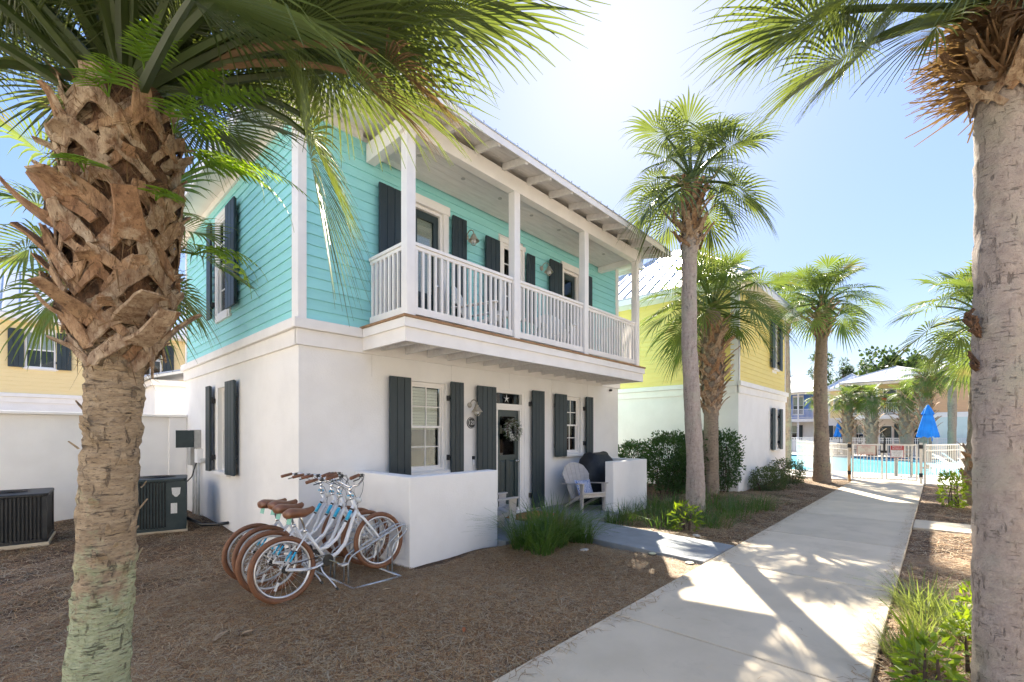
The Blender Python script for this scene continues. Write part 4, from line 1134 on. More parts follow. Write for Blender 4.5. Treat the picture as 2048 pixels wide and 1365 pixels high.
# dark fibre between the leaf bases
trunk_mb([(.355, 3.355, 2.16), (.362, 3.348, 2.5), (.367, 3.343, 3.0), (.37, 3.34, 3.4), (.378, 3.332, 3.6)], [.145, .205, .225, .225, .16], 40, 60, .022, 5).build('fibre_sheath', 'fibre', np_, smooth=True)
def near_boots():
    r = random.Random(21); i = 0
    rows = []
    for q in range(15):
        z = 2.10+q*.088; R = .15+.085*min(1, q/4) - (.02*(q-13) if q > 13 else 0)
        rows.append((z, R, 6 if q < 3 else 7))
    for ri, (z, R, k) in enumerate(rows):
        for j in range(k):
            a = 2*math.pi*(j+.5*(ri % 2))/k + r.uniform(-.28, .28) + .15*ri
            if r.random() < .10: continue
            short = r.random()
            stub = .06 + .13*short**1.5 if ri > 1 else .10+.18*short
            upd = r.choice([30, 48, 58, 66, 74, 82]) if ri > 2 else r.choice([12, 25, 40, 55])
            crl = r.uniform(-.6, .8)
            me = boot_mesh(R*.97, .80*r.choice([.62, .8, .95, 1.1, 1.3])*r.uniform(.9, 1.1), 300+i, stub, upd, True, crl); i += 1
            x = .355+(z-2.2)*.012; y = 3.355-(z-2.2)*.012
            inst('leaf_base', me, np_, Vector((x, y, z+r.uniform(-.06, .06)+.1))-np_.location, (r.uniform(-.3, .3), r.uniform(-.1, .1), a))
    th_ = MB()
    for q in range(1300):
        z = r.uniform(2.0, 3.5); a = r.uniform(0, 6.28); R = .15+.09*min(1, (z-2.05)/.35) + r.uniform(-.01, .05)
        p0 = Vector((.362+R*math.cos(a), 3.348+R*math.sin(a), z)); L = r.uniform(.05, .22); aa = a+r.uniform(-1.3, 1.3)
        p1 = p0+Vector((math.cos(aa)*L*.45, math.sin(aa)*L*.45, r.uniform(-.8, .5)*L)); w = Vector((-math.sin(a), math.cos(a), r.uniform(-.5, .5)))*r.uniform(.0012, .005)
        th_.quad(p0-w, p0+w, p1+w*.3, p1-w*.3)
    tag(th_.build('loose_fibre', 'dead', np_), kind='stuff')
    # loose bark flakes and threads on the bare trunk
    for q in range(34):
        z = r.uniform(.55, 2.1); a = r.uniform(0, 6.28); R = .138
        m = MB(); w = r.uniform(.02, .06); h = r.uniform(.015, .05)
        pts = [(R*.97, 0, 0), (R+.012, 0, h*.6), (R+r.uniform(.012, .04), 0, h*1.4)]
        m.strap(pts, [(1, 0, 0)]*3, [w, w*.8, w*.3], .006)
        inst('bark_flake', m.mesh('bark_flake', W['nearbark']), np_, Vector((.30+.03*(z-.75)/.8, 3.41-.03*(z-.75)/.8, z))-np_.location, (0, 0, a))
near_boots()
CW = Vector((.38, 3.33, 3.62))
for az, ep, L, eb, R, sd, dr in (
    (-42, -10, .95, -74, .80, 0, .2), (-36, -2, .85, -62, .62, 1, .3), (-47, 4, 1.5, 8, 1.0, 1, .3), (-52, 12, 1.35, 0, 1.0, 2, .35), (-44, 20, 1.1, 8, 1.0, 0, .35),
    (-38, 10, 1.0, -6, .9, 1, .4), (-60, 20, 1.2, 8, 1.0, 2, .35), (-70, 16, 1.1, 0, 1.0, 0, .4), (-84, 18, 1.0, 0, 1.0, 1, .4), (-100, 14, .9, -6, 1.0, 2, .4),
    (-118, 14, .95, -4, 1.0, 0, .4), (-135, 16, .9, -4, 1.0, 1, .4), (152, -2, .55, -45, .62, 2, .3), (170, 18, .9, 0, 1., 0, .4), (135, 26, .9, 6, .9, 1, .4),
    (-30, 28, 1.1, 12, .9, 2, .4), (-14, 34, 1.0, 16, .9, 0, .4), (-41, 32, 1.2, 16, 1.0, 1, .4), (-50, 6, 1.1, -14, .8, 2, .4), (-57, 10, .8, -10, .9, 1, .4),
    (-55, 28, .8, 8, 1.0, 0, .4), (-90, 32, .8, 8, 1.0, 1, .4), (-72, 34, 1.1, 14, 1.05, 2, .4), (-110, 30, 1.0, 8, 1.0, 0, .4), (160, 32, .9, 10, 1.0, 1, .4)):
    add_frond(np_, CW + Vector((.1*math.cos(rad(az)), .1*math.sin(rad(az)), rnd.uniform(-.06, .06))), az, ep + (10 if eb > -40 else 8) + (14 if -125 < az < -76 else 0), L, eb + (8 if eb > -40 else 0) + (14 if -125 < az < -76 else 0), R, sd, 70, 'frond', dr, rnd.uniform(-.25, .25), 1., .022)
for az, ep, L, eb, R in ((-43, 12, 1.25, -26, .5), (-47, 14, 1.45, -30, .5)):
    add_frond(np_, CW, az, ep, L, eb, R, 3, 30, 'dead', .4, .2, 1., .02, 80)

rs = random.Random(77)
for i in range(20):
    az = -170+i*18+rs.uniform(-6, 6); front = -130 < az < -60
    add_frond(np_, CW + Vector((.12*math.cos(rad(az)), .12*math.sin(rad(az)), rs.uniform(-.05, .1))), az, rs.uniform(38, 62) if front else rs.uniform(18, 55), rs.uniform(.25, .5), rs.uniform(20, 40) if front else rs.uniform(-5, 25), rs.uniform(.6, .8), i % 3, 60, 'frond', .3, rs.uniform(-.4, .4), 1., .02)

# --- ferns growing on it
def fern_mesh(L, seed, e0=40, bend=110, w=.085):
    r = random.Random(seed); m = MB(); K = max(12, int(L*26)); p = Vector((0, 0, 0)); pts = []; ds = []
    for k in range(K+1):
        t = k/K; e = rad(e0 - bend*t**1.1)
        d = Vector((math.cos(e), .12*math.sin(t*4+seed), math.sin(e))).normalized(); pts.append(p.copy()); ds.append(d); p += d*L/K
    m.tube(pts, [.0035*(1-.7*k/K) for k in range(K+1)], 4)
    for k in range(3, K):
        t = k/K; ln = w*math.sin(math.pi*min(1, (t+.12)**.8))*1.3*r.uniform(.85, 1.1)
        up = ds[k].cross(Vector((0, 1, 0))).normalized()
        for sg in (-1, 1):
            sdv = (Vector((0, sg, 0))*.93 + ds[k]*.4).normalized(); b = ds[k]*(L/K*.30)
            tip = pts[k]+sdv*ln - Vector((0, 0, .2*ln))
            mid = pts[k]+sdv*ln*.55 - Vector((0, 0, .03*ln))
            a0 = pts[k]; i = len(m.v)
            m.v += [tuple(a0-b), tuple(a0+b), tuple(mid+b*.9), tuple(tip), tuple(mid-b*.9)]
            m.f.append((i, i+1, i+2, i+3, i+4))
    return m.mesh('fern_frond', W['fern'])
def fern(label, loc, fr_):
    t = thing('fern', label, 'fern', loc, 0, 'ferns rooted in the palm trunk')
    for i, (az, L, e0, bend) in enumerate(fr_): inst('fern_frond', fern_mesh(L, i+int(loc[2]*100), e0, bend, .075+.02*L), t, (0, 0, 0), (0, 0, rad(az)))
fern('big arching fern hanging from the trunk in front of the upper side window', (.63, 3.07, 3.12), [(-50, .92, 12, 72), (-42, .74, 18, 105), (-64, .66, 28, 120), (-25, .55, 40, 120), (-78, .5, 30, 120)])
fern('lower fern drooping below the large arching one', (.66, 3.15, 2.68), [(-38, .5, 25, 100), (-55, .52, 10, 105), (-20, .42, 35, 120), (-70, .36, 30, 130)])
fern('bright yellow-green fern lit by the sun just under the fronds', (.60, 3.0, 3.42), [(-48, .62, 18, 28), (-60, .42, 45, 60), (-35, .5, 40, 70), (-72, .36, 60, 90)])
fern('small fern sprouting on the front of the trunk at the upper left', (.28, 2.97, 3.30), [(-95, .30, 55, 110), (-120, .24, 40, 120), (-75, .28, 60, 110), (-150, .2, 30, 110)])
fern('little fern tuft in the middle of the leaf bases', (.47, 3.02, 2.88), [(-70, .2, 45, 130), (-100, .18, 35, 130), (-45, .19, 50, 120)])
fern('fern with broad bright fronds at the upper right of the leaf bases', (.55, 3.03, 3.28), [(-60, .46, 35, 95), (-85, .4, 50, 110), (-38, .4, 40, 110), (-105, .34, 45, 120), (-20, .36, 30, 100)])
fern('small ragged fern low on the left face of the leaf bases', (.2, 3.10, 2.95), [(-110, .2, 40, 130), (-140, .18, 45, 120), (-90, .17, 50, 130)])
fern('upright fern tuft at the base of the crown', (.42, 2.99, 3.5), [(-80, .34, 75, 70), (-100, .3, 70, 100), (-60, .3, 72, 90), (-120, .24, 60, 110)])

# --- the near palm at the right
rp, C2 = palm('cabbage_palm', 'tall grey smooth-trunked palm at the right by the path, shaggy brown skirt under its crown', (4.14, -.31, -.06),
    [(4.14, -.31, -.12), (4.13, -.30, .9), (4.11, -.29, 2.2), (4.10, -.285, 3.6), (4.10, -.285, 4.2)], [.155, .140, .130, .118, .115], (4.1, -.285, 4.3), 26, .78, .68,
    bark='smoothbark', seed=9, elev=(85, -5), rings=120, tn=36, amp=.006, n=46, pw=.026, boots=(3.70, 4.3, 44, .52, .20), skip=lambda az, el: el < 56)
CR = Vector((4.1, -.285, 4.2))
for az, ep, L, eb, R, sd, dr in ((139, -16, .85, -40, .52, 0, .3), (160, -20, .60, -46, .48, 1, .3), (131, 4, .88, -14, .72, 2, .4), (147, -2, .95, -24, .62, 1, .35), (172, -8, .55, -40, .46, 2, .3),
        (123, 12, .9, 0, .78, 0, .4), (127, -8, .72, -26, .58, 1, .35), (188, -14, .45, -46, .42, 0, .3), (137, 18, 1.0, 2, .7, 2, .4), (153, 14, .85, -8, .6, 0, .4), (116, 0, .7, -20, .6, 2, .4)):
    add_frond(rp, CR + Vector((0, 0, .06)) + Vector((.08*math.cos(rad(az)), .08*math.sin(rad(az)), 0)), az, ep, L, eb, R, sd, 60, 'frond', dr, rnd.uniform(-.2, .2), 1., .02)
for i in range(8):
    az = 180 + i*24
    add_frond(rp, CR + Vector((.1*math.cos(rad(az)), .1*math.sin(rad(az)), -.05)), az, -5-25*(i % 3), .16, -30-20*(i % 3), .30, i % 3, 24, 'dead', .3, rnd.uniform(-.3, .3), 1., .02)
fb = MB(); r_ = random.Random(3)
for i in range(900):
    a = r_.uniform(0, 6.28); z = r_.uniform(3.75, 4.25); q = .135
    p0 = Vector((4.1+q*math.cos(a), -.285+q*math.sin(a), z)); L = r_.uniform(.08, .34); aa = a+r_.uniform(-.6, .6)
    p1 = p0+Vector((math.cos(aa)*L, math.sin(aa)*L, r_.uniform(-.12, .12))); w = Vector((-math.sin(a), math.cos(a), .3))*r_.uniform(.004, .014)
    fb.quad(p0-w, p0+w, p1+w*.3, p1-w*.3)
tag(fb.build('dead_fibre', 'dead', rp), kind='stuff')
for z, a, s in ((2.32, 128, .07), (2.27, 135, .05), (2.06, 132, .04)):
    m = MB(); rr = random.Random(int(z*100))
    for k in range(5): m.strap([(.142, 0, -.05*s*10+k*.012), (.165+rr.uniform(0, .03), rr.uniform(-.02, .02), k*.014), (.16+rr.uniform(0, .05), rr.uniform(-.02, .02), .02+k*.02)], [(1, 0, 0)]*3, [s*.7, s*.6, s*.3], .008)
    inst('bark_scar', m.mesh('bark_scar', W['fibre']), rp, Vector((4.112, -.288, z))-rp.location, (0, 0, rad(a)))

# --- the palms along the path
palm('cabbage_palm', 'tallest slender palm standing in the bed between the porch and the path', (9.44, 3.65, -.05),
    [(9.46, 3.66, -.12), (9.42, 3.64, 1.0), (9.30, 3.72, 3.4), (9.30, 3.72, 5.3), (9.36, 3.70, 5.6), (9.36, 3.70, 6.8)], [.205, .168, .15, .145, .185, .15], (9.36, 3.7, 7.0), 29, .92, .78,
    bark='smoothbark', boots=(5.6, 6.75, 46, .85, .24), seed=12, rings=110, tn=30, amp=.006, n=40, group='palms along the path')
palm('cabbage_palm', 'palm with a long shaggy booted trunk rising out of the dark green hedge', (12.6, 4.45, -.05),
    [(12.6, 4.45, -.1), (12.6, 4.45, 2.2), (12.6, 4.45, 2.5), (12.62, 4.44, 3.2), (12.64, 4.43, 4.6), (12.64, 4.43, 5.0)], [.2, .18, .2, .27, .25, .16], (12.64, 4.43, 5.15), 38, 1.0, 1.0, mat='frondfar',
    bark='bark', boots=(2.35, 4.75, 80, .95, .22), seed=15, rings=90, tn=28, n=40, elev=(82, -28), group='palms along the path', phase=.6)
palm('cabbage_palm', 'palm with a sunlit yellow-green crown standing just before the pool gate', (18.96, 2.95, -.05),
    [(18.97, 2.94, -.15), (18.95, 2.96, 1.0), (18.9, 2.98, 3.4), (18.95, 2.95, 5.2), (18.95, 2.95, 5.35), (18.98, 2.93, 6.1)], [.29, .225, .2, .17, .23, .17], (18.98, 2.93, 6.3), 34, 1.0, .9, mat='frondfar',
    bark='bark', boots=(5.1, 6.1, 40, .95, .26), seed=18, rings=90, tn=26, n=36, elev=(80, -25), group='palms along the path')
palm('cabbage_palm', 'slim palm close behind the corner of the yellow house, crown hidden by its neighbours', (25.6, 5.45, -.05),
    [(25.6, 5.45, -.1), (25.6, 5.45, 3), (25.5, 5.5, 6.6), (25.5, 5.5, 8.0)], [.24, .22, .2, .24], (25.5, 5.5, 8.3), 28, .95, .8, mat='frondfar', bark='bark', boots=(6.6, 8., 30, 1., .28), seed=20, rings=60, tn=20, n=30, elev=(80, -25), group='palms along the path')
palm('cabbage_palm', 'squat old palm behind the right-hand trunk with fanned fronds poking out beside it', (15.4, -.82, -.05),
    [(15.3, -.72, -.1), (15.3, -.72, .6), (15.35, -.76, 1.8), (15.4, -.8, 3.6), (15.4, -.82, 4.5)], [.30, .27, .24, .2, .2], (15.4, -.82, 4.5), 30, .95, .85, mat='frondfar', bark='bark', boots=(.5, 1.5, 22, 1.0, .08), seed=23, rings=80, tn=24, n=36, elev=(80, -45), group='palms along the path')
palm('cabbage_palm', 'palm standing behind the thick near trunk, its dark fronds spreading left over the garden wall', (.78, 8.7, -.08),
    [(.78, 8.7, -.1), (.8, 8.68, 2), (.84, 8.62, 4.1)], [.2, .18, .2], (.84, 8.62, 4.4), 24, .9, .9, mat='frondfar', bark='bark', boots=(2.9, 4.1, 30, .9, .2), seed=26, rings=60, tn=22, n=38, elev=(75, -34))

# --- the palms round the pool
pool = [((44.9, 7.2), 4.6, .30, .8, 'short palm half hidden by the trunk before the gate, left of the others', 0), ((49.0, 5.25), 5.0, .2, .9, 'thin-trunked palm among the booted ones before the pale pink house', 0),
        ((42.2, 4.95), 4.3, .34, 1., 'booted palm to the right of the small blue umbrella', 1), ((41.9, 3.5), 4.3, .38, 1., 'booted palm before the dark door of the pale pink house', 1),
        ((41.0, 1.55), 4.25, .42, 1., 'fat booted palm right of the pale pink house door', 1), ((37.9, .55), 5.1, .34, 1., 'booted palm rising behind the large blue umbrella', 1),
        ((36.9, -.62), 5.6, .24, 1., 'tall slim palm in front of the orange house', 0), ((32.5, -1.35), 5.0, .24, .95, 'palm near the right edge of the pool, partly hidden by the grey trunk', 0)]
for i, ((x, y), h, r0, s, lab, bt) in enumerate(pool):
    palm('cabbage_palm', lab, (x, y, 0), [(x, y, -.1), (x, y, h*.5), (x, y, h-.4), (x, y, h)], [r0*.8, r0*.8 if not bt else r0, r0*.85, r0*.7], (x, y, h+.1), 26, .78*s, .62*s, mat='frondfar', bark='bark',
         boots=((.35*h, h, 46, 1.25, .3) if bt else (h*.82, h, 18, 1., .25)), seed=30+i, rings=40, tn=16, n=26, elev=(80, -38), group='palms round the pool', joined_boots=True, amp=.02)

# ================================================================== TREES BEYOND
def tree_meshes(seed, kind):
    r = random.Random(seed); tm = MB(); cm = MB()
    if kind == 'pine':
        tm.tube([(0, 0, 0), (.1, .05, 4), (.05, .1, 8), (.1, 0, 12)], [.28, .22, .15, .05], 8)
        cl = []
        for k in range(34):
            t = r.random(); z = 4.5+t*8.3; rr = (1-t)*2.6+.5; a = r.uniform(0, 6.28); q = rr*r.uniform(.35, 1.05)
            c = Vector((q*math.cos(a), q*math.sin(a), z)); cl.append((c, r.uniform(.5, .85)))
            tm.tube([(0.05, 0.05, z-.6), c*.6+Vector((0, 0, z*.4-.1)), c], [.06, .04, .02], 4)
        num, ls, lw = 62, .42, .05
    else:
        tm.tube([(0, 0, 0), (.1, 0, 3), (.3, .1, 5)], [.35, .3, .2], 8)
        cl = []
        for k in range(30):
            d = Vector((r.gauss(0, 1), r.gauss(0, 1), r.gauss(0, .8))).normalized()*r.uniform(.4, 1)
            c = Vector((d.x*3.6, d.y*3.6, 8.2+d.z*3.2)); cl.append((c, r.uniform(.8, 1.4)))
            tm.tube([(.2, .05, 4.6), c*.5+Vector((.1, 0, 2.8)), c], [.12, .07, .03], 5)
        num, ls, lw = 90, .30, .18
    for c, rad_ in cl:
        for k in range(num):
            d = Vector((r.gauss(0, 1), r.gauss(0, 1), r.gauss(0, .9))).normalized()
            p = c + d*rad_*r.uniform(.3, 1); u = (d + Vector((r.gauss(0, .6), r.gauss(0, .6), r.gauss(0, .6)+.3))).normalized()
            w = u.orthogonal().normalized(); w = Quaternion(u, r.uniform(0, 6.28)) @ w
            cm.quad(p - w*lw, p + w*lw, p + w*lw*.5 + u*ls, p - w*lw*.5 + u*ls)
    return tm.mesh('trunk', W['trunkwood']), cm.mesh('crown', W['pine' if kind == 'pine' else 'oak'])
TM = [tree_meshes(s, k) for s, k in ((1, 'pine'), (2, 'pine'), (3, 'pine'), (4, 'oak'), (5, 'oak'))]
trees = [((66, 22.0), 3, 1.0), ((69, 18.9), 0, .98), ((72, 20.5), 1, .8), ((80, 12.5), 1, 1.06), ((83, 14.5), 4, .85), ((78, 9.6), 0, .92), ((82, 7.4), 2, .92), ((80, 5.4), 4, 1.02), ((76, 3.8), 3, 1.13), ((79, 2.2), 4, 1.05), ((84, 10.8), 3, .9), ((82, .2), 3, .95), ((86, -4), 1, 1.0), ((75, -7), 3, 1.05)]
tl = {0: 'dark pine with ragged tufts', 1: 'pine with a narrow broken crown', 2: 'pine with an open crown', 3: 'round-crowned broadleaf tree', 4: 'spreading broadleaf tree'}
pl_ = ['just beyond the blue house roof', 'left of the blue house roof', 'lower than its neighbours at the blue house', 'standing highest above the golden house', 'behind the tall pine above the golden house', 'second from the left in the row above the pink house',
       'mid-way along the row above the pink house', 'beside the biggest crown in the row', 'with the biggest crown in the row above the pink house roof', 'at the right end of the row, touching the orange house roof', 'between two pines behind the golden house', 'hidden behind the orange house roof', 'far behind the orange house', 'behind the orange house near the edge']
for i, ((x, y), k, s) in enumerate(trees):
    t = thing('pine_tree' if k < 3 else 'broadleaf_tree', tl[k] + ' ' + pl_[i], 'tree', (x, y, -.1), rnd.uniform(0, 6), 'trees beyond the houses')
    a, b = TM[k]; inst('trunk', a, t, scale=s); inst('crown', b, t, scale=(s*rnd.uniform(.9, 1.15), s*rnd.uniform(.9, 1.15), s))

# ================================================================== SHRUBS, GRASS
def leafy(name, label, loc, boxes, n, ls, mat, seed, group=None, stems=8, cat='shrub', lw=.45):
    """boxes: (centre, half sizes) lobes whose shells carry the leaves"""
    r = random.Random(seed); t = thing(name, label, cat, loc, 0, group)
    m = MB(); tot = sum(b[1][0]*b[1][1]*b[1][2] for b in boxes)
    for c, h in boxes:
        c = Vector(c)
        for k in range(int(n*h[0]*h[1]*h[2]/tot)):
            d = Vector((r.gauss(0, 1), r.gauss(0, 1), r.gauss(0, 1))).normalized()
            e = 4; q = (abs(d.x)**e+abs(d.y)**e+abs(d.z)**e)**(1/e); d = d/q
            f = r.uniform(.55, 1.04)**.7
            bump = 1+.09*math.sin(d.x*7+c.x*3)*math.sin(d.y*6+1)+.07*math.sin(d.z*8+d.x*5)
            p = c + Vector((d.x*h[0], d.y*h[1], d.z*h[2]))*f*bump
            u = (d*.8 + Vector((r.gauss(0, .6), r.gauss(0, .6), r.gauss(0, .5)+.1))).normalized()
            w = Quaternion(u, r.uniform(0, 6.28)) @ u.orthogonal().normalized(); nn = u.cross(w)
            L = ls*r.uniform(.7, 1.25); i = len(m.v)
            b0 = p - w*L*lw*.5 + nn*L*.08 + u*L*.5; b1 = p + w*L*lw*.5 + nn*L*.08 + u*L*.5
            m.v += [tuple(p), tuple(b1), tuple(p+u*L - nn*L*.1), tuple(b0)]; m.f += [(i, i+1, i+2), (i, i+2, i+3)]
    tag(m.build('foliage', mat, t, world=False), kind='stuff')
    s = MB()
    for c, h in boxes:
        for k in range(stems):
            x, y = c[0]+r.uniform(-.5, .5)*h[0], c[1]+r.uniform(-.5, .5)*h[1]
            s.tube([(x*.9, y*.9, -.05), (x, y, c[2]*.6), (x+r.uniform(-.3, .3)*h[0], y+r.uniform(-.3, .3)*h[1], c[2]+h[2]*.5)], [.016, .012, .006], 5)
    tag(s.build('stem', 'bushstem', t, world=False), kind='stuff')
    return t
leafy('hedge_shrub', 'large dark green glossy-leaved shrub clipped flat, before the yellow house', (12.5, 4.7, -.05), [((-.25, .75, .95), (.75, .55, .72)), ((.5, .25, .95), (.75, .5, .74)), ((.95, -.25, .98), (.55, .45, .76)), ((-.2, .4, .6), (.6, .5, .45))], 15000, .085, 'hedge', 5)
leafy('hedge_shrub', 'small piece of dark green shrub showing past the turquoise house corner', (13.1, 7.0, -.05), [((0, 0, .85), (.55, .4, .55))], 2600, .09, 'hedge', 6, 'foundation shrubs')
leafy('low_shrub', 'low grey-green rounded shrub at the foot of the yellow house', (15.6, 3.75, -.05), [((0, 0, .3), (.62, .45, .33)), ((-.5, .05, .22), (.4, .35, .24))], 3200, .06, 'shrub', 7, 'foundation shrubs', 6)
leafy('low_shrub', 'taller grey-green shrub behind the low one, next to the slim palm', (17.4, 3.7, -.05), [((0, 0, .38), (.6, .45, .42)), ((.5, -.1, .3), (.4, .35, .3))], 3200, .06, 'shrub', 8, 'foundation shrubs', 6)
leafy('lime_plant', 'lime green leafy plant beside the booted palm at the right', (14.6, -.25, -.05), [((0, 0, .35), (.22, .2, .42))], 420, .11, 'limeleaf', 9, None, 5, 'plant', .35)
leafy('low_shrub', 'bright green broad-leaved plant at the foot of the grey trunk by the path', (4.55, -.20, -.05), [((0, 0, .16), (.2, .16, .2)), ((.55, -.22, .2), (.28, .2, .24))], 420, .085, 'limeleaf', 10, None, 5, 'plant', .4)

leafy('lime_plant', 'lime green ground plant along the right edge of the bed, behind the pale grass', (5.75, -.30, -.05), [((0, 0, .14), (.3, .16, .18)), ((-.5, .05, .1), (.25, .15, .14))], 420, .08, 'limeleaf', 15, None, 5, 'plant', .4)
leafy('lime_plant', 'lime green sprig at the bottom right beside the grey trunk', (3.95, .05, -.05), [((0, 0, .16), (.16, .12, .2))], 160, .09, 'limeleaf', 16, None, 4, 'plant', .4)

def blade_mesh(seed, n, h, spread, mat, w=.009, rbase=.16, lean=1.0):
    r = random.Random(seed); m = MB()
    for k in range(n):
        a = r.uniform(0, 6.28); q = rbase*math.sqrt(r.random()); p = Vector((q*math.cos(a), q*math.sin(a), -.03))
        a2 = a + r.uniform(-.8, .8); H = h*r.uniform(.55, 1.12); sp = spread*r.uniform(.1, 1.)*lean
        sd = Vector((-math.sin(a2), math.cos(a2), 0)); ww = w*r.uniform(.7, 1.3); i0 = len(m.v); K = 5
        for j in range(K+1):
            s = j/K
            c = p + Vector((math.cos(a2), math.sin(a2), 0))*(sp*H*s**1.7) + Vector((0, 0, 1))*(H*(s - .42*sp*s**2.6))
            q2 = sd*ww*(1-s**1.8)*.5 + Vector((0, 0, 0))
            m.v += [tuple(c-q2), tuple(c+q2+Vector((0, 0, .001)))]
        for j in range(K):
            b = i0+j*2; m.f.append((b, b+1, b+3, b+2))
    return m.mesh('blades', W[mat])
GM = [blade_mesh(40+i, 190, .58, 1.2, 'grass', .0115, .17) for i in range(3)]
PM = [blade_mesh(50+i, 170, .34, 1.1, 'palegrass', .008, .14) for i in range(2)]
LM = [blade_mesh(60+i, 120, .34, 1.15, 'grass', .008, .2) for i in range(2)]
def clump(x, y, me, s, label, group, name='grass_clump'):
    t = thing(name, label, 'grass', (x, y, gz(x, y)), rnd.uniform(0, 6), group); tag(inst('blades', me, t, scale=s), kind='stuff')
G1 = 'tall grass clumps in front of the porch'
for (x, y, s, l) in ((5.78, 3.98, 1.05, 'grass clump leaning towards the grey entry path'), (4.78, 4.2, 1.3, 'green grass clump against the end of the long low wall'), (5.1, 4.05, 1.5, 'fullest green grass clump in front of the porch'), (5.42, 4.25, 1.55, 'tall green grass clump in front of the upright chair'), (5.8, 4.28, 1.25, 'green grass clump nearest the grey entry path'), (4.7, 3.85, .95, 'low grass clump sprawling on the straw before the porch')):
    clump(x, y, rnd.choice(GM), s, l, G1)
G2 = 'grass clumps along the bed beside the entry path'
labs = ['grass clump at the left end of the short low wall', 'grass clump in the middle of the short low wall', 'grass clump at the right end of the short low wall', 'grass clump between the short wall and the hedge', 'grass clump at the left foot of the tallest palm', 'grass clump in front of the tallest palm', 'grass clump right of the tallest palm', 'thin grass clump halfway to the hedge palm', 'low grass clump at the path edge beyond the tallest palm', 'straggling grass at the hedge foot', 'grass tuft next to the entry path edge', 'dry-tipped grass tuft near the path corner']
for (x, y, s), l in zip(((7.75, 4.5, .75), (8.35, 4.5, .72), (9.1, 4.42, .8), (9.75, 4.3, .8), (8.7, 3.75, .7), (8.95, 3.35, .75), (9.75, 3.05, .8), (10.5, 3.1, .8), (11.2, 2.9, .75), (10.6, 3.75, .9), (7.9, 3.7, .7), (8.5, 2.95, .65)), labs):
    clump(x, y, rnd.choice(LM), s*2.15, l, G2)
leafy('lime_plant', 'sunlit lime green sprig beside the entry path near the tallest palm', (7.85, 3.2, -.05), [((0, 0, .2), (.22, .2, .26))], 170, .13, 'limeleaf', 14, None, 4, 'plant', .2)
G3 = 'pale grass clumps in the bed right of the path'
for (x, y, s, l) in ((5.9, .12, 1.1, 'arching pale grass clump at the edge of the path, behind the yellow blades'), (5.5, -.12, 1., 'pale grass clump beside the arching one'), (5.2, .08, .9, 'flattened pale grass clump nearest the path'), (4.5, .16, .85, 'sparse pale grass clump at the path edge by the grey trunk')):
    clump(x, y, rnd.choice(PM), s*1.25, l, G3)
yb = thing('strap_leaf_plant', 'plant with a few broad upright yellow-green blades by the path', 'plant', (4.75, .12, -.06))
for i, (az, L, e) in enumerate(((120, .52, 68), (150, .5, 60), (80, .35, 70), (200, .3, 55), (20, .32, 62))):
    m = MB(); e = rad(e)
    for k in range(7):
        t = k/6; c = Vector((math.cos(e)*L*t+.12*t*t*L, 0, math.sin(e)*L*t-.15*t**3*L)); w = .022*(1-t**2.2)+.001
        m.v += [(c.x, -w, c.z+.004), (c.x, 0, c.z-.003), (c.x, w, c.z+.004)]
        if k: b = (k-1)*3; m.f += [(b, b+1, b+4, b+3), (b+1, b+2, b+5, b+4)]
    inst('leaf', m.mesh('leaf', W['limeleaf']), yb, (0, 0, 0), (0, 0, rad(az)))

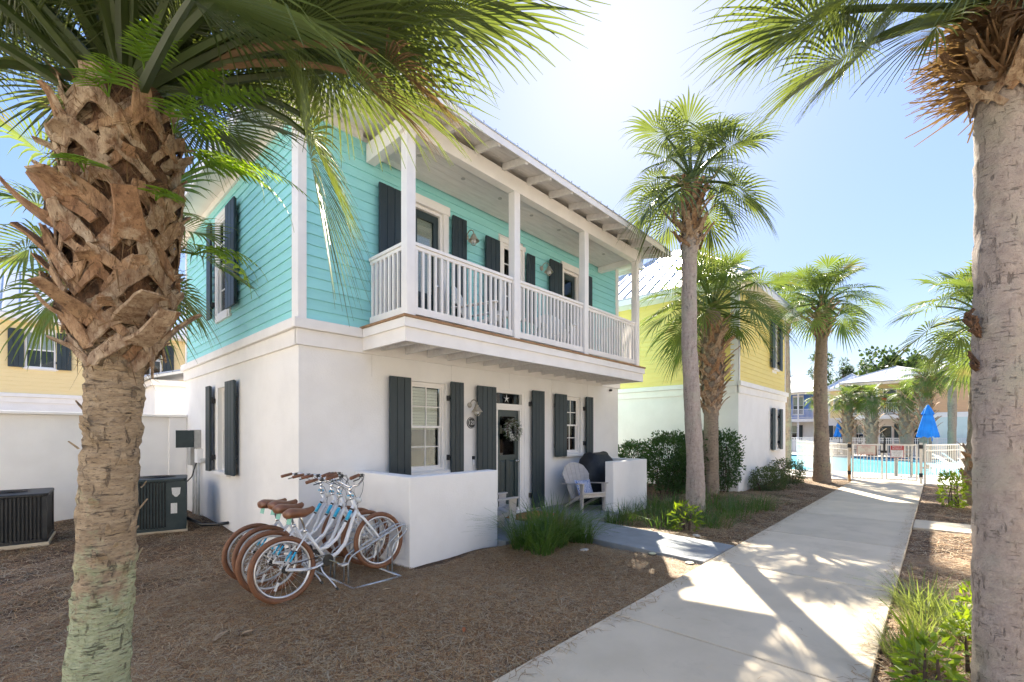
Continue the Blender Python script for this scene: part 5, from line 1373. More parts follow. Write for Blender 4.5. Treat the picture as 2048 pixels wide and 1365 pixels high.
# ---- pine straw
def straw(name, n, region, seed, lmin=.07, lmax=.2, w=.0016, keep=None, spill=False):
    g = np.random.default_rng(seed)
    x0, x1, y0, y1 = region
    x = g.uniform(x0, x1, n); y = g.uniform(y0, y1, n)
    ok = ~((y > .31) & (y < 2.19)) & ~((x > 3.25) & (y > 4.62) & (x < 9.6)) & ~((x > 2.44) & (y > 6.15)) & ~((x > 5.92) & (x < 7.15) & (y > 2.1) & (y < 4.7)) & ~((x > 10.73) & (x < 11.77) & (y < .33))
    if spill: ok = np.ones(n, bool)
    x, y = x[ok], y[ok]; n = len(x)
    z = np.array([.0 if spill and .3 < b < 2.2 else gz(a, b) for a, b in zip(x, y)])
    a = g.uniform(0, 2*np.pi, n); L = g.uniform(lmin, lmax, n); h = g.uniform(.002, .022, n)*(.2 if spill else 1); tl_ = g.normal(0, .09, n)*(.1 if spill else 1)
    dx, dy = np.cos(a)*L/2, np.sin(a)*L/2; px, py = -np.sin(a)*w*g.uniform(.7, 1.6, n), np.cos(a)*w*g.uniform(.7, 1.6, n)
    bow = g.normal(0, .12, n)*L; bx, by = -np.sin(a)*bow, np.cos(a)*bow
    V = np.zeros((n, 6, 3)); zc = z+h
    V[:, 0] = np.stack([x-dx-px, y-dy-py, zc-tl_*L/2], 1); V[:, 1] = np.stack([x-dx+px, y-dy+py, zc-tl_*L/2], 1)
    V[:, 2] = np.stack([x+bx-px, y+by-py, zc+.006], 1); V[:, 3] = np.stack([x+bx+px, y+by+py, zc+.006], 1)
    V[:, 4] = np.stack([x+dx-px*.6, y+dy-py*.6, zc+tl_*L/2], 1); V[:, 5] = np.stack([x+dx+px*.6, y+dy+py*.6, zc+tl_*L/2], 1)
    b = np.arange(n)[:, None]*6
    F = np.concatenate([b+np.array([0, 1, 3, 2]), b+np.array([2, 3, 5, 4])], 1).reshape(-1, 4)
    me = bpy.data.meshes.new(name)
    me.vertices.add(n*6); me.vertices.foreach_set('co', V.reshape(-1).astype(np.float32))
    me.loops.add(len(F)*4); me.loops.foreach_set('vertex_index', F.reshape(-1).astype(np.int32))
    me.polygons.add(len(F)); me.polygons.foreach_set('loop_start', np.arange(0, len(F)*4, 4, dtype=np.int32)); me.polygons.foreach_set('loop_total', np.full(len(F), 4, np.int32))
    me.update(calc_edges=True)
    pal = np.array([(.34, .19, .085), (.25, .125, .052), (.48, .34, .18), (.36, .27, .16), (.16, .085, .04), (.42, .235, .095), (.46, .37, .24)])
    c = pal[g.integers(0, len(pal), n)]*g.uniform(.75, 1.25, (n, 1))
    c = np.concatenate([np.repeat(c, 6, 0), np.ones((n*6, 1))], 1)
    at_ = me.color_attributes.new('tint', 'FLOAT_COLOR', 'POINT'); at_.data.foreach_set('color', c.reshape(-1).astype(np.float32))
    me.materials.append(W['straw'])
    o = bpy.data.objects.new(name, me); COL.objects.link(o); tag(o, kind='stuff')
straw('pine_straw', 90000, (-1.2, 7.5, 1.9, 7.5), 1)
straw('pine_straw', 130000, (-.6, 5.8, 2.1, 6.0), 6, lmin=.07, lmax=.2, w=.0017)
straw('pine_straw', 1500, (1.0, 19, 2.02, 2.24), 16, lmin=.06, lmax=.14, w=.0016, spill=True)
straw('pine_straw', 1300, (2.5, 19, .26, .46), 17, lmin=.06, lmax=.14, w=.0016, spill=True)
straw('pine_straw', 90, (1.5, 9, .5, 2.0), 18, lmin=.04, lmax=.1, w=.0011, spill=True)
straw('pine_straw', 30000, (-2.5, 2.45, 6.5, 12.3), 2, w=.0022)
straw('pine_straw', 40000, (3.2, 8.5, -2.2, .33), 3)
straw('pine_straw', 50000, (7.1, 20, 2.1, 4.9), 4, w=.003, lmin=.1)
straw('pine_straw', 24000, (8, 20, -2.5, .33), 5, w=.003, lmin=.1)
# scattered bits: chips, needles and crumbs of leaf on the straw
lt = MB(); rl = random.Random(8)
for i in range(520):
    x, y = rl.uniform(.2, 6), rl.uniform(2.25, 6)
    if x > 3.2 and y > 4.55 or (x > 2.4 and y > 6.1): continue
    a = rl.uniform(0, 6.28); L = rl.uniform(.008, .035); u = Vector((math.cos(a), math.sin(a), rl.uniform(-.3, .3)))*L; v = Vector((-math.sin(a), math.cos(a), rl.uniform(-.3, .3)))*L*.35
    p = Vector((x, y, gz(x, y)+.022)); lt.quad(p-u, p+v, p+u, p-v)
tag(lt.build('leaf_litter', 'dryleaf'), kind='stuff')
def dry_leaf(x, y, L, w, az, mat, label):
    m = MB()
    for k in range(7):
        t = k/6; q = w*math.sin(math.pi*(t*.92+.04)); zz = .012+.03*L*10*.1*math.sin(t*3)+.02*t
        m.v += [(L*(t-.5), -q, zz+q*.5), (L*(t-.5), 0, zz), (L*(t-.5), q, zz+q*.6)]
        if k: b = (k-1)*3; m.f += [(b, b+1, b+4, b+3), (b+1, b+2, b+5, b+4)]
    o = m.build('fallen_leaf', mat, None); o.location = (x, y, gz(x, y)+.012); o.rotation_euler = (.1, -.1, az); tag(o, label, 'leaf', 'fallen leaves on the straw')
dry_leaf(1.12, 4.4, .15, .022, .5, 'dryleaf', 'large pale curled leaf on the straw in front of the bicycles')
dry_leaf(1.30, 4.33, .1, .02, -.5, 'dryleaf', 'pale leaf lying against the large curled one')
dry_leaf(2.55, 2.95, .05, .016, .9, 'rust', 'small rust-orange leaf on the straw near the path')
dry_leaf(2.75, 3.9, .07, .012, .3, 'dryleaf', 'narrow tan leaf on the straw below the low wall')
dry_leaf(2.62, 4.28, .12, .012, -.9, 'dryleaf', 'long split tan leaf in front of the bicycle rack')
dry_leaf(3.9, 3.5, .09, .012, -.4, 'dryleaf', 'tan leaf on the straw between low wall and path')

# ================================================================== BICYCLES
def make_bike():
    t = thing('bicycle', 'x', 'bicycle')
    RW, WB = .335, 1.13
    def wheel(x, turn=0.):
        m = MB(); m.lathe([(.022, -.04), (.022, -.03), (.014, -.028), (.014, .028), (.022, .03), (.022, .04)], (x, 0, RW), 10, axis=(0, 1, 0))
        w = m.build('wheel', 'alu', t, smooth=True)
        ring = lambda R, r, n, y=0: MB().tube([(x+R*math.cos(a), y, RW+R*math.sin(a)) for a in np.linspace(0, 2*math.pi, n+1)[:-1]], r, 8, closed=True)
        ring(RW-.027, .027, 44).build('tyre', 'tyre', w, smooth=True)
        rm = ring(RW-.062, .014, 40); rm.build('rim', 'alu', w, smooth=True)
        s = MB()
        for k in range(28):
            a = k*2*math.pi/28; y = .03 if k % 2 else -.03; b = a+(.5 if k % 4 < 2 else -.5)
            s.tube([(x+.02*math.cos(b), y, RW+.02*math.sin(b)), (x+(RW-.07)*math.cos(a), 0, RW+(RW-.07)*math.sin(a))], .0016, 4, cap=False)
        s.build('spokes', 'alu', w)
        q = MB(); q.cbox((x+.17*math.cos(4.2), 0, RW+.17*math.sin(4.2)), (.085, .012, .022), Matrix.Rotation(-4.2, 3, 'Y')); q.build('wheel_reflector', 'reflector', w)
        return w
    wheel(0); wheel(WB)
    HT, HB, ST, BB, RX, FX = Vector((.845, 0, .90)), Vector((.895, 0, .72)), Vector((.275, 0, .66)), Vector((.455, 0, .30)), Vector((0, 0, RW)), Vector((WB, 0, RW))
    f = MB()
    f.tube([HB+Vector((.004, 0, -.02)), HT], .022, 10)
    f.tube([BB, ST], .017, 10)
    cur = lambda *p: [Vector(a) for a in p]
    f.tube(cur((.865, 0, .83), (.80, 0, .74), (.70, 0, .60), (.60, 0, .49), (.49, 0, .43), (.39, 0, .43)), .018, 10)
    f.tube(cur((.885, 0, .755), (.83, 0, .67), (.76, 0, .53), (.69, 0, .41), (.59, 0, .335), (.455, 0, .30)), .021, 10)
    f.lathe([(.028, -.04), (.028, .04)], BB, 12, axis=(0, 1, 0))
    for sg in (-1, 1):
        f.tube([ST+Vector((0, sg*.02, -.03)), (.14, sg*.045, .50), RX+Vector((0, sg*.062, 0))], .0095, 8)
        f.tube(cur((.455, sg*.03, .295), (.33, sg*.04, .265), (.2, sg*.05, .268), (0, sg*.062, RW)), .0115, 8)
    fr_ = f.build('frame', 'bikepaint', t, smooth=True)
    s = MB()
    for sg in (-1, 1): s.tube([Vector((.140, sg*.045, .50)).lerp(Vector((0, sg*.062, RW)), .12), Vector((.14, sg*.045, .50)).lerp(Vector((0, sg*.062, RW)), .62)], .0105, 8)
    s.tube(cur((.815, 0, .76), (.745, 0, .665)), .0192, 10)
    s.build('blue_band', 'sticker', fr_, smooth=True)
    s = MB()
    for a, b in (((.83, 0, .782), (.818, 0, .765)), ((.742, 0, .661), (.73, 0, .645))): s.tube(cur(a, b), .0194, 10)
    for sg in (-1, 1):
        A, B2 = Vector((.14, sg*.045, .50)), Vector((0, sg*.062, RW))
        for q in (.06, .64): s.tube([A.lerp(B2, q), A.lerp(B2, q+.06)], .0106, 8)
    s.build('black_band', 'black', fr_, smooth=True)
    text('frame_lettering', 'PRIORITY', .026, 'ink', fr_, (.21, -.0625, .266), (rad(90), 0, 0), .0004)
    k = MB()
    k.tube([HB, HB+Vector((.02, 0, -.05))], .024, 8)
    for sg in (-1, 1): k.tube(cur((.91, sg*.03, .68), (.935, sg*.055, .64), (1.04, sg*.06, .47), (1.105, sg*.06, .36), (WB, sg*.06, RW)), [.017, .0165, .014, .011, .01], 8)
    k.build('fork', 'bikepaint', t, smooth=True)
    st = MB(); st.tube([HT, HT+Vector((-.02, 0, .09))], .014, 8); st.tube(cur((.825, 0, .985), (.855, 0, 1.02), (.87, 0, 1.03)), .016, 8); st.lathe([(.026, -.012), (.026, .012)], HT, 12, axis=(-.27, 0, .96))
    st.build('stem', 'chrome', t, smooth=True)
    hb = MB(); half = [(.87, 0, 1.03), (.885, .08, 1.035), (.87, .19, 1.10), (.80, .28, 1.15), (.68, .33, 1.165), (.56, .35, 1.15)]
    hb.tube([(x, -y, z) for x, y, z in half[:0:-1]] + half, .011, 8); h = hb.build('handlebar', 'chrome', t, smooth=True)
    for sg in (-1, 1):
        g = MB(); g.tube(cur((.68, sg*.33, 1.165), (.545, sg*.351, 1.148)), [.018, .019], 10); g.build('grip', 'saddle', h, smooth=True)
        l = MB(); l.tube(cur((.73, sg*.31, 1.15), (.71, sg*.30, 1.12), (.61, sg*.315, 1.11)), .006, 6); l.cbox((.73, sg*.31, 1.155), (.04, .03, .035)); l.build('brake_lever', 'black', h)
    cb = MB()
    for sg, e in ((-1, .3), (1, .5)): cb.tube(cur((.74, sg*.30, 1.14), (.86, sg*.2, 1.06), (.95, sg*.07, .95), (.93, 0, .84), (.88, sg*.03, .76)), .003, 5)
    cb.build('cable', 'black', h)
    bl = MB(); bl.tube(cur((.83, -.05, .93), (.84, 0, .935), (.83, .05, .93)), .007, 6); bl.tube(cur((.84, .02, .935), (.90, .08, .95)), .005, 5); bl.build('blue_strap', 'sticker', h)
    fl = MB(); fl.lathe([(.028, 0), (.036, .03), (.034, .045)], (.915, 0, .86), 12, axis=(1, 0, 0)); fl.build('front_lamp', 'reflector', h, smooth=True)
    # saddle
    m = MB(); secs = [(-.135, .06, .018, .0), (-.125, .095, .03, .012), (-.08, .112, .04, .018), (-.02, .10, .038, .008), (.04, .062, .034, -.004), (.09, .036, .028, .004), (.13, .025, .024, .016), (.145, .012, .012, .016)]
    n = 12
    for x, w, h_, z in secs:
        for j in range(n):
            a = 2*math.pi*j/n; h_ = h_ ; m.v.append((.24+x*1.1, 1.08*w*math.cos(a), .86+z+1.25*(h_*math.sin(a) if math.sin(a) > 0 else h_*1.2*math.sin(a))))
    for k2 in range(len(secs)-1):
        for j in range(n): m.f.append((k2*n+j, (k2+1)*n+j, (k2+1)*n+(j+1) % n, k2*n+(j+1) % n))
    m.f.append(tuple(range(n))); m.f.append(tuple((len(secs)-1)*n+j for j in range(n-1, -1, -1)))
    sd = m.build('saddle', 'saddle', t, smooth=True)
    m = MB(); m.cbox((.12, .0, .80), (.004, .10, .07), Matrix.Rotation(.3, 3, 'Y')); m.build('saddle_tag', 'tag', sd)
    m = MB(); m.tube([ST, (.245, 0, .80), (.235, 0, .835)], .0125, 8); m.lathe([(.022, -.01), (.022, .015)], ST, 10, axis=(-.42, 0, .9)); m.build('seat_post', 'chrome', t, smooth=True)
    # drive
    c = MB(); c.lathe([(.06, -.003), (.06, .003)], BB+Vector((0, -.045, 0)), 24, axis=(0, 1, 0)); cr = c.build('crankset', 'black', t)
    a = MB()
    for sg, dx, dz in ((-1, .12, -.08), (1, -.12, .08)):
        a.tube([BB+Vector((0, sg*.055, 0)), BB+Vector((dx, sg*.07, dz))], .009, 6)
    a.build('crank_arm', 'chrome', cr)
    for sg, dx, dz in ((-1, .12, -.08), (1, -.12, .08)):
        p = MB(); p.cbox(BB+Vector((dx, sg*.125, dz)), (.085, .095, .024)); p.build('pedal', 'chrome' if False else 'alu', cr, bevel=.006)
    ch = MB(); ch.tube([BB+Vector((.0, -.045, .058)), (0, -.045, RW+.035)], .004, 5); ch.tube([BB+Vector((0, -.045, -.058)), (0, -.045, RW-.035)], .004, 5); ch.lathe([(.036, -.003), (.036, .003)], (0, -.045, RW), 14, axis=(0, 1, 0)); ch.build('chain', 'black', cr)
    ks = MB(); ks.tube(cur((.36, -.04, .27), (.37, -.06, .20), (.42, -.17, .06), (.44, -.19, .0)), .008, 6); ks.build('kickstand', 'alu', t, smooth=True)
    kt = MB(); kt.tube(cur((.432, -.183, .025), (.445, -.195, -.005)), .012, 6); kt.build('kickstand_foot', 'black', t)
    return t
b0 = make_bike()
bl_ = ['white cruiser bicycle with brown tyres nearest the camera, first in the rack', 'white cruiser bicycle second in the rack from the front', 'white cruiser bicycle third in the rack, next to the hindmost one', 'white cruiser bicycle standing closest to the house wall']
bpos = [(1.81, 4.80, .06), (1.79, 5.13, .045), (1.84, 5.44, .05), (1.83, 5.76, .03)]
for i, (x, y, rz) in enumerate(bpos):
    b = b0 if i == 0 else copy_tree(b0)
    b.location = (x, y, gz(x, y)+.0); b.rotation_euler = ((-.10, -.06, -.07, -.03)[i], -(.085, .06, .05, .06)[i], rz)
    b['label'] = bl_[i]; b['group'] = 'white bicycles in the rack'
    tn = (.22, -.06, .12, .30)[i]; R3 = Matrix.Rotation(tn, 3, 'Z'); pv = Vector((.86, 0, 0))
    for c in b.children:
        if c.name.split('.')[0] in ('handlebar', 'stem'): c.rotation_euler = (0, 0, tn); c.location = pv - R3 @ pv
# rack
rk = thing('bike_rack', 'low galvanised bicycle rack holding the white bicycles by their front wheels', 'bike rack', (2.6, 4.6, -.06))
m = MB(); m.tube([(2.42, 4.62, -.035), (2.42, 6.0, -.035)], .014, 8); m.tube([(3.02, 4.62, -.035), (3.02, 6.0, -.035)], .014, 8); m.tube([(2.42, 4.62, -.035), (3.02, 4.62, -.035)], .014, 8); m.tube([(2.42, 6.0, -.035), (3.02, 6.0, -.035)], .014, 8)
m.build('base_frame', 'metal', rk, smooth=True)
for (x, y, rz) in bpos:
    yc = y+.05
    for sg in (-1, 1):
        h = MB(); yy = yc+sg*.05
        h.tube([(2.46, yy, -.035), (2.46, yy, .20), (2.49, yy, .26), (2.56, yy, .30), (3.12, yy, .52), (3.20, yy, .53), (3.23, yy, .48), (3.20, yy, .43), (3.05, yy, .32), (3.02, yy, .25), (3.02, yy, -.035)], .010, 8)
        h.build('wheel_loop', 'metal', rk, smooth=True)

# ================================================================== PORCH THINGS
def make_chair(mat):
    """plank garden chair with a fanned back, facing +X"""
    t = thing('garden_chair', 'x', 'chair')
    for i in range(5):
        x = .02+i*.108
        m = MB(); z = .36-.16*(x-.45)/-.5*-1 if False else .22+.16*(x/.5)
        m.cbox((x, 0, z), (.10, .50, .018), Matrix.Rotation(-.31, 3, 'Y')); m.build('seat_slat', mat, t, world=False)
    for i in range(6):
        q = (i-2.5)/2.5; y0 = q*.20; y1 = q*.285
        m = MB(); w0, w1 = .0375, .0545
        def R(s, w, d):
            y = (y0+(y1-y0)*s)+w; hg = .76*(.62+.38*math.sqrt(max(0, 1-(y/.345)**2)))
            return Vector((-.02-.30*s*hg/.74-d*.92, y, .20+hg*s-d*.35))
        ss = (0, .4, .8, 1)
        pts = []
        for s in ss:
            w = w0+(w1-w0)*s
            pts.append((R(s, -w, 0), R(s, w, 0), R(s, w, .018), R(s, -w, .018)))
        i0 = len(m.v)
        for p in pts: m.v += [tuple(v) for v in p]
        for k in range(3):
            for j in range(4): a = k*4; m.f.append((a+j, a+(j+1) % 4, a+4+(j+1) % 4, a+4+j))
        m.f += [(3, 2, 1, 0), (12, 13, 14, 15)]; m.build('back_slat', mat, t, world=False)
    for z, x, w in ((.34, -.10, .50), (.62, -.225, .60)):
        m = MB(); m.cbox((x, 0, z), (.022, w, .07), Matrix.Rotation(-.38, 3, 'Y')); m.build('back_rail', mat, t, world=False)
    for sg in (-1, 1):
        m = MB(); m.prism([(-.28, sg*.30-.05, .50), (.44, sg*.30-.06, .56), (.50, sg*.30-.03, .565), (.50, sg*.30+.03, .565), (.44, sg*.30+.06, .56), (-.28, sg*.30+.04, .50)], (0, 0, .02)); m.build('armrest', mat, t, world=False, bevel=.004)
        m = MB(); m.prism([(.36, sg*.27-.014, .0), (.43, sg*.27-.014, .0), (.47, sg*.27-.014, .56), (.34, sg*.27-.014, .55)], (0, .028, 0)); m.build('front_leg', mat, t, world=False)
        m = MB(); m.prism([(-.36, sg*.24-.012, .0), (-.28, sg*.24-.012, .0), (.45, sg*.24-.012, .33), (.45, sg*.24-.012, .41)], (0, .024, 0)); m.build('rear_leg', mat, t, world=False)
    m = MB(); m.box(.44, .465, -.27, .27, .29, .39); m.build('apron', mat, t, world=False)
    return t
c1 = make_chair('chair'); c1.location = (8.05, 5.5, .06); c1.rotation_euler = (0, 0, rad(-112))
tag(c1, 'taupe garden chair with a fanned slat back facing out beside the front door', 'chair', 'garden chairs on the porch')
c2 = copy_tree(c1); c2.location = (5.05, 5.35, .06); c2.rotation_euler = (0, 0, rad(-28)); c2['label'] = 'taupe garden chair mostly hidden behind the long low wall'
wc = make_chair('whitechair'); wc.location = (5.2, 5.75, 3.2); wc.rotation_euler = (0, 0, rad(-60))
tag(wc, 'white garden chair behind the balcony balusters, by the first upper door', 'chair', 'white chairs on the balcony')
wc2 = copy_tree(wc); wc2.location = (7.35, 5.75, 3.2); wc2.rotation_euler = (0, 0, rad(-125)); wc2['label'] = 'white garden chair behind the balcony balusters, right of the middle post'
def cushion(name_label, loc, rot):
    m = MB(); K = 10
    for s in (1, -1):
        for i in range(K+1):
            for j in range(K+1):
                u, v = i/K*2-1, j/K*2-1
                pinch = 1-.10*(1-abs(u)**2)*0 - .06*(abs(u)*abs(v))
                h = .075*max(0, (1-u**4))*max(0, (1-v**4))**.8
                ed = 1-.05*(1-u*u)*(abs(v)) if True else 1
                m.v.append((u*.2*(1-.07*(1-v*v)*abs(u)), v*.2*(1-.07*(1-u*u)*abs(v)), s*h))
        o = 0 if s == 1 else (K+1)**2
        for i in range(K):
            for j in range(K):
                a = o+i*(K+1)+j; q = (a, a+K+1, a+K+2, a+1); m.f.append(q if s == 1 else q[::-1])
    o = m.build('cushion', 'bluepattern', None, smooth=True); o.location = loc; o.rotation_euler = rot; tag(o, name_label, 'cushion', 'blue patterned cushions')
cushion('blue and white fern-print cushion on the chair beside the door', (8.03, 5.42, .49), (rad(62), 0, rad(-20)))
cushion('blue and white cushion peeping out from behind the long low wall', (5.08, 5.33, .48), (rad(60), 0, rad(62)))
m = MB().box(6.15, 7.1, 5.42, 5.98, .062, .082); tag(m.build('doormat', 'mat', bevel=.004), 'brown coir doormat on the grey porch in front of the door', 'doormat')
# covered grill
def grill():
    t = thing('covered_grill', 'grill under a black fabric cover behind the short low wall', 'grill', (8.95, 5.72, .06))
    m = MB(); secs = [(.0, .40, .24), (.18, .42, .26), (.34, .47, .30), (.52, .52, .31), (.62, .56, .31), (.70, .53, .30), (.86, .50, .29), (1.0, .44, .25), (1.08, .33, .21), (1.115, .31, .20), (1.12, .25, .12)]
    n = 36; r = random.Random(2)
    for k, (z, a, b) in enumerate(secs):
        for j in range(n):
            q = 2*math.pi*j/n; c, s = math.cos(q), math.sin(q); e = 3.4
            d = (abs(c)**e+abs(s)**e)**(-1/e)
            w = 1+.035*math.sin(q*9+k*.5)*(1 if k < 6 else .4)+.02*math.sin(q*5+k)
            zz = z + (.02*math.cos(2*q) if 6 < k < 10 else 0)
            if k >= 8: zz += .035*abs(c)**6
            m.v.append((a*c*d*w, b*s*d*w, zz))
    for k in range(len(secs)-1):
        for j in range(n): m.f.append((k*n+j, k*n+(j+1) % n, (k+1)*n+(j+1) % n, (k+1)*n+j))
    m.f.append(tuple((len(secs)-1)*n+j for j in range(n))); m.build('cover', 'blackcloth', t, smooth=True, world=False)
    for x in (-.3, .3):
        for y in (-.17, .17): MB().lathe([(.02, -.0), (.02, .1)], (x, y, 0), 8).build('leg', 'black', t, world=False)
grill()
# wreath on the door glass, starfish in the transom
wr = thing('wreath', 'grey-green wreath with shells and white berries hanging on the front door', 'wreath', (6.57, 6.13, 1.72))
r = random.Random(5); m = MB(); m2 = MB(); m3 = MB()
m3.tube([(.155*math.cos(a), 0, .165*math.sin(a)) for a in np.linspace(0, 6.283, 25)[:-1]], .02, 6, closed=True); m3.build('ring', 'bushstem', wr, world=False)
for i in range(900):
    a = r.uniform(0, 6.28); b = r.uniform(0, 6.28); q = .055
    p = Vector(((.16+q*math.cos(b)*.5)*math.cos(a), q*math.sin(b)*.6-.01, (.17+q*math.cos(b)*.5)*math.sin(a)))
    u = Vector((math.cos(a)*math.cos(b), math.sin(b)-.3, math.sin(a)*math.cos(b)))+Vector((r.gauss(0, .6), r.gauss(0, .4), r.gauss(0, .6))); u.normalize()
    w = u.orthogonal().normalized()*.005; (m if i % 3 else m2).quad(p-w, p+w, p+u*.07+w*.3, p+u*.07-w*.3)
tag(m.build('sprigs', 'shrub', wr, world=False), kind='stuff'); tag(m2.build('frosted_sprigs', 'label', wr, world=False), kind='stuff')
for i in range(22):
    a = r.uniform(2.6, 6.9); q = r.uniform(.11, .2)
    MB().lathe([(.004, -.016), (.013, -.008), (.015, 0), (.011, .01), (.003, .016)], (q*math.cos(a), -.055-r.uniform(0, .02), q*1.05*math.sin(a)), 8).build('berry', 'blindwhite', wr, smooth=True, world=False)
sf = thing('starfish', 'white starfish ornament standing in the transom window over the door', 'ornament', (6.53, 6.255, 2.335))
m = MB(); pts = []
for k in range(10):
    a = math.pi/2 + k*math.pi/5; q = .095 if k % 2 == 0 else .022; pts.append((q*math.cos(a), 0, q*math.sin(a)))
i = 0; m.v = pts + [(0, -.02, 0), (0, .01, 0)]
for k in range(10): m.f += [(k, (k+1) % 10, 10), ((k+1) % 10, k, 11)]
m.build('body', 'white', sf, world=False)
# path lights
for (x, y, l) in ((5.88, 2.86, 'round black path light with a pale lens on the straw, farther from the path'), (5.84, 2.33, 'round black path light with a pale lens at the corner where the paths meet'), (7.3, 3.7, 'round path light half hidden in the straw beyond the entry path')):
    t = thing('path_light', l, 'light', (x, y, gz(x, y)), 0, 'path lights')
    MB().lathe([(.055, -.03), (.06, .02), (.056, .035)], n=18).build('housing', 'black', t, world=False); MB().lathe([(.05, .036), (.05, .042), (.03, .045)], n=18).build('lens', 'lens', t, world=False)
for (x, y, s, l) in ((5.25, 3.55, .07, 'pale flat stone on the straw in front of the grass clumps'), (7.55, 2.9, .08, 'pale flat stone beside the sunlit end of the entry path')):
    m = MB(); m.lathe([(s*.7, 0), (s, .008), (s*.9, .02), (s*.4, .028)], n=9); o = m.build('stone', 'pebble', None, smooth=True); o.location = (x, y, gz(x, y)+.005); o.scale = (1.3, .8, 1); o.rotation_euler = (0, 0, x*3); tag(o, l, 'stone', 'flat stones in the straw')

# ================================================================== AIR CONDITIONERS
def aircon(name, label, x, y, w, d, h, rz, mat, tagged):
    t = thing(name, label, 'air conditioner', (x, y, gz(x, y)), rz, 'air conditioners in the side yard')
    MB().box(-w/2-.05, w/2+.05, -d/2-.05, d/2+.05, -.08, .05).build('concrete_pad', 'concrete', t, world=False)
    m = MB(); m.box(-w/2+.02, w/2-.02, -d/2+.02, d/2-.02, .06, h-.06)
    m.build('coil_core', 'black', t, world=False)
    m = MB()
    for sx in (-1, 1):
        for sy in (-1, 1): m.box(sx*w/2-.03, sx*w/2+.03, sy*d/2-.03, sy*d/2+.03, .052, h-.05)
    m.box(-w/2-.03, w/2+.03, -d/2-.03, d/2+.03, .05, .10); m.build('cabinet_frame', mat, t, world=False)
    lo = .1; k = int((w-.06)/.042)
    g = MB()
    for i in range(k):
        x0 = -w/2+.035+i*.042
        MB().box(x0, x0+.022, -d/2-.018, -d/2+.0, lo, h-.05).build('louver', mat, t, world=False)
    k = int((d-.06)/.042)
    for sx in (-1, 1):
        for i in range(k):
            y0 = -d/2+.035+i*.042
            if tagged and sx == 1: continue
            MB().box(min(sx*w/2, sx*(w/2+.018)), max(sx*w/2, sx*(w/2+.018)), y0, y0+.022, lo, h-.05).build('louver', mat, t, world=False)
    m = MB()
    pts = []
    for (cx, cy) in ((w/2-.04, d/2-.04), (-w/2+.04, d/2-.04), (-w/2+.04, -d/2+.04), (w/2-.04, -d/2+.04)):
        a0 = math.atan2(cy, cx); a0 = {(1, 1): 0, (-1, 1): math.pi/2, (-1, -1): math.pi, (1, -1): 1.5*math.pi}[(1 if cx > 0 else -1, 1 if cy > 0 else -1)]
        for q in range(5): a = a0+q*math.pi/8; pts.append((cx+.08*math.cos(a), cy+.08*math.sin(a), h-.05))
    m.prism(pts, (0, 0, .05)); top = m.build('top_cover', mat, t, world=False, bevel=.012)
    f = MB()
    for i in range(9): rr = .06+i*.028; f.tube([(rr*math.cos(a), rr*math.sin(a), h+.012) for a in np.linspace(0, 6.283, 25)[:-1]], .004, 4, closed=True)
    f.build('fan_grille', 'black', top, world=False)
    if tagged:
        m = MB(); m.box(w/2-.25, w/2+.032, -d/2-.034, -d/2-.02, .1, h-.05); m.box(w/2+.0, w/2+.034, -d/2-.02, d/2, .1, h-.05); m.build('access_panel', mat, t, world=False)
        m = MB(); m.prism([(w/2-.18, -d/2-.036, h-.16), (w/2-.05, -d/2-.036, h-.16), (w/2-.06, -d/2-.036, h-.27), (w/2-.10, -d/2-.036, h-.32), (w/2-.13, -d/2-.036, h-.32), (w/2-.17, -d/2-.036, h-.27)], (0, -.003, 0)); m.build('logo_plate', 'label', t, world=False)
        m = MB(); m.box(w/2-.19, w/2-.1, -d/2-.038, -d/2-.0345, .34, .52); m.build('rating_label', 'label', t, world=False)
    return t
aircon('air_conditioner', 'dark green air conditioner with a white label, beside the turquoise house', 1.62, 10.25, .80, .80, .95, rad(-12), 'ac', True)
aircon('air_conditioner', 'black air conditioner in the corner by the garden wall', -.22, 10.55, .95, .9, .80, rad(-6), 'acblack', False)
hs = MB(); hs.tube([(2.0, 9.9, .12), (2.15, 9.6, .02), (2.35, 9.35, .03), (2.46, 9.2, .06)], .028, 8); tag(hs.build('refrigerant_hose', 'black', smooth=True), 'black insulated hose running from the green air conditioner to the house wall', 'hose')

# ================================================================== POOL SIDE
def picket_fence(name, label, a, b, h, mat, n_post, parts=True, gap=.115, group=None, bars=.014, post=.05):
    a, b = Vector((*a, 0)), Vector((*b, 0)); L = (b-a).length; d = (b-a)/L; n = Vector((-d.y, d.x, 0))
    t = thing(name, label, 'fence', a, 0, group)
    P = lambda s, w, z: d*s+n*w+Vector((0, 0, z))
    def bar(s0, s1, w, z0, z1, mb=None): return (mb or MB()).quadbox([P(s0, -w, z0), P(s1, -w, z0), P(s1, w, z0), P(s0, w, z0), P(s0, -w, z1), P(s1, -w, z1), P(s1, w, z1), P(s0, w, z1)])
    bar(0, L, .022, h-.04, h).build('top_rail', mat, t, world=False); bar(0, L, .018, .09, .13).build('bottom_rail', mat, t, world=False); bar(0, L, .015, h-.22, h-.19).build('mid_rail', mat, t, world=False)
    for i in range(n_post+1): s = L*i/n_post; bar(s-post/2, s+post/2, post/2, -.1, h+.03).build('post', mat, t, world=False)
    k = int(L/gap); j = MB()
    for i in range(k):
        s = (i+.5)*L/k
        if parts: bar(s-bars/2, s+bars/2, bars/2, .05, h-.042).build('picket', mat, t, world=False)
        else: bar(s-bars/2, s+bars/2, bars/2, .05, h-.042, j)
    if not parts: tag(j.build('picket', mat, t, world=False), kind='stuff')
    return t
picket_fence('pool_fence', 'cream metal pool fence running from the gate back towards the slim palm', (19.85, 2.30), (26.8, 5.2), 1.28, 'fence', 4, group='metal fences round the pool')
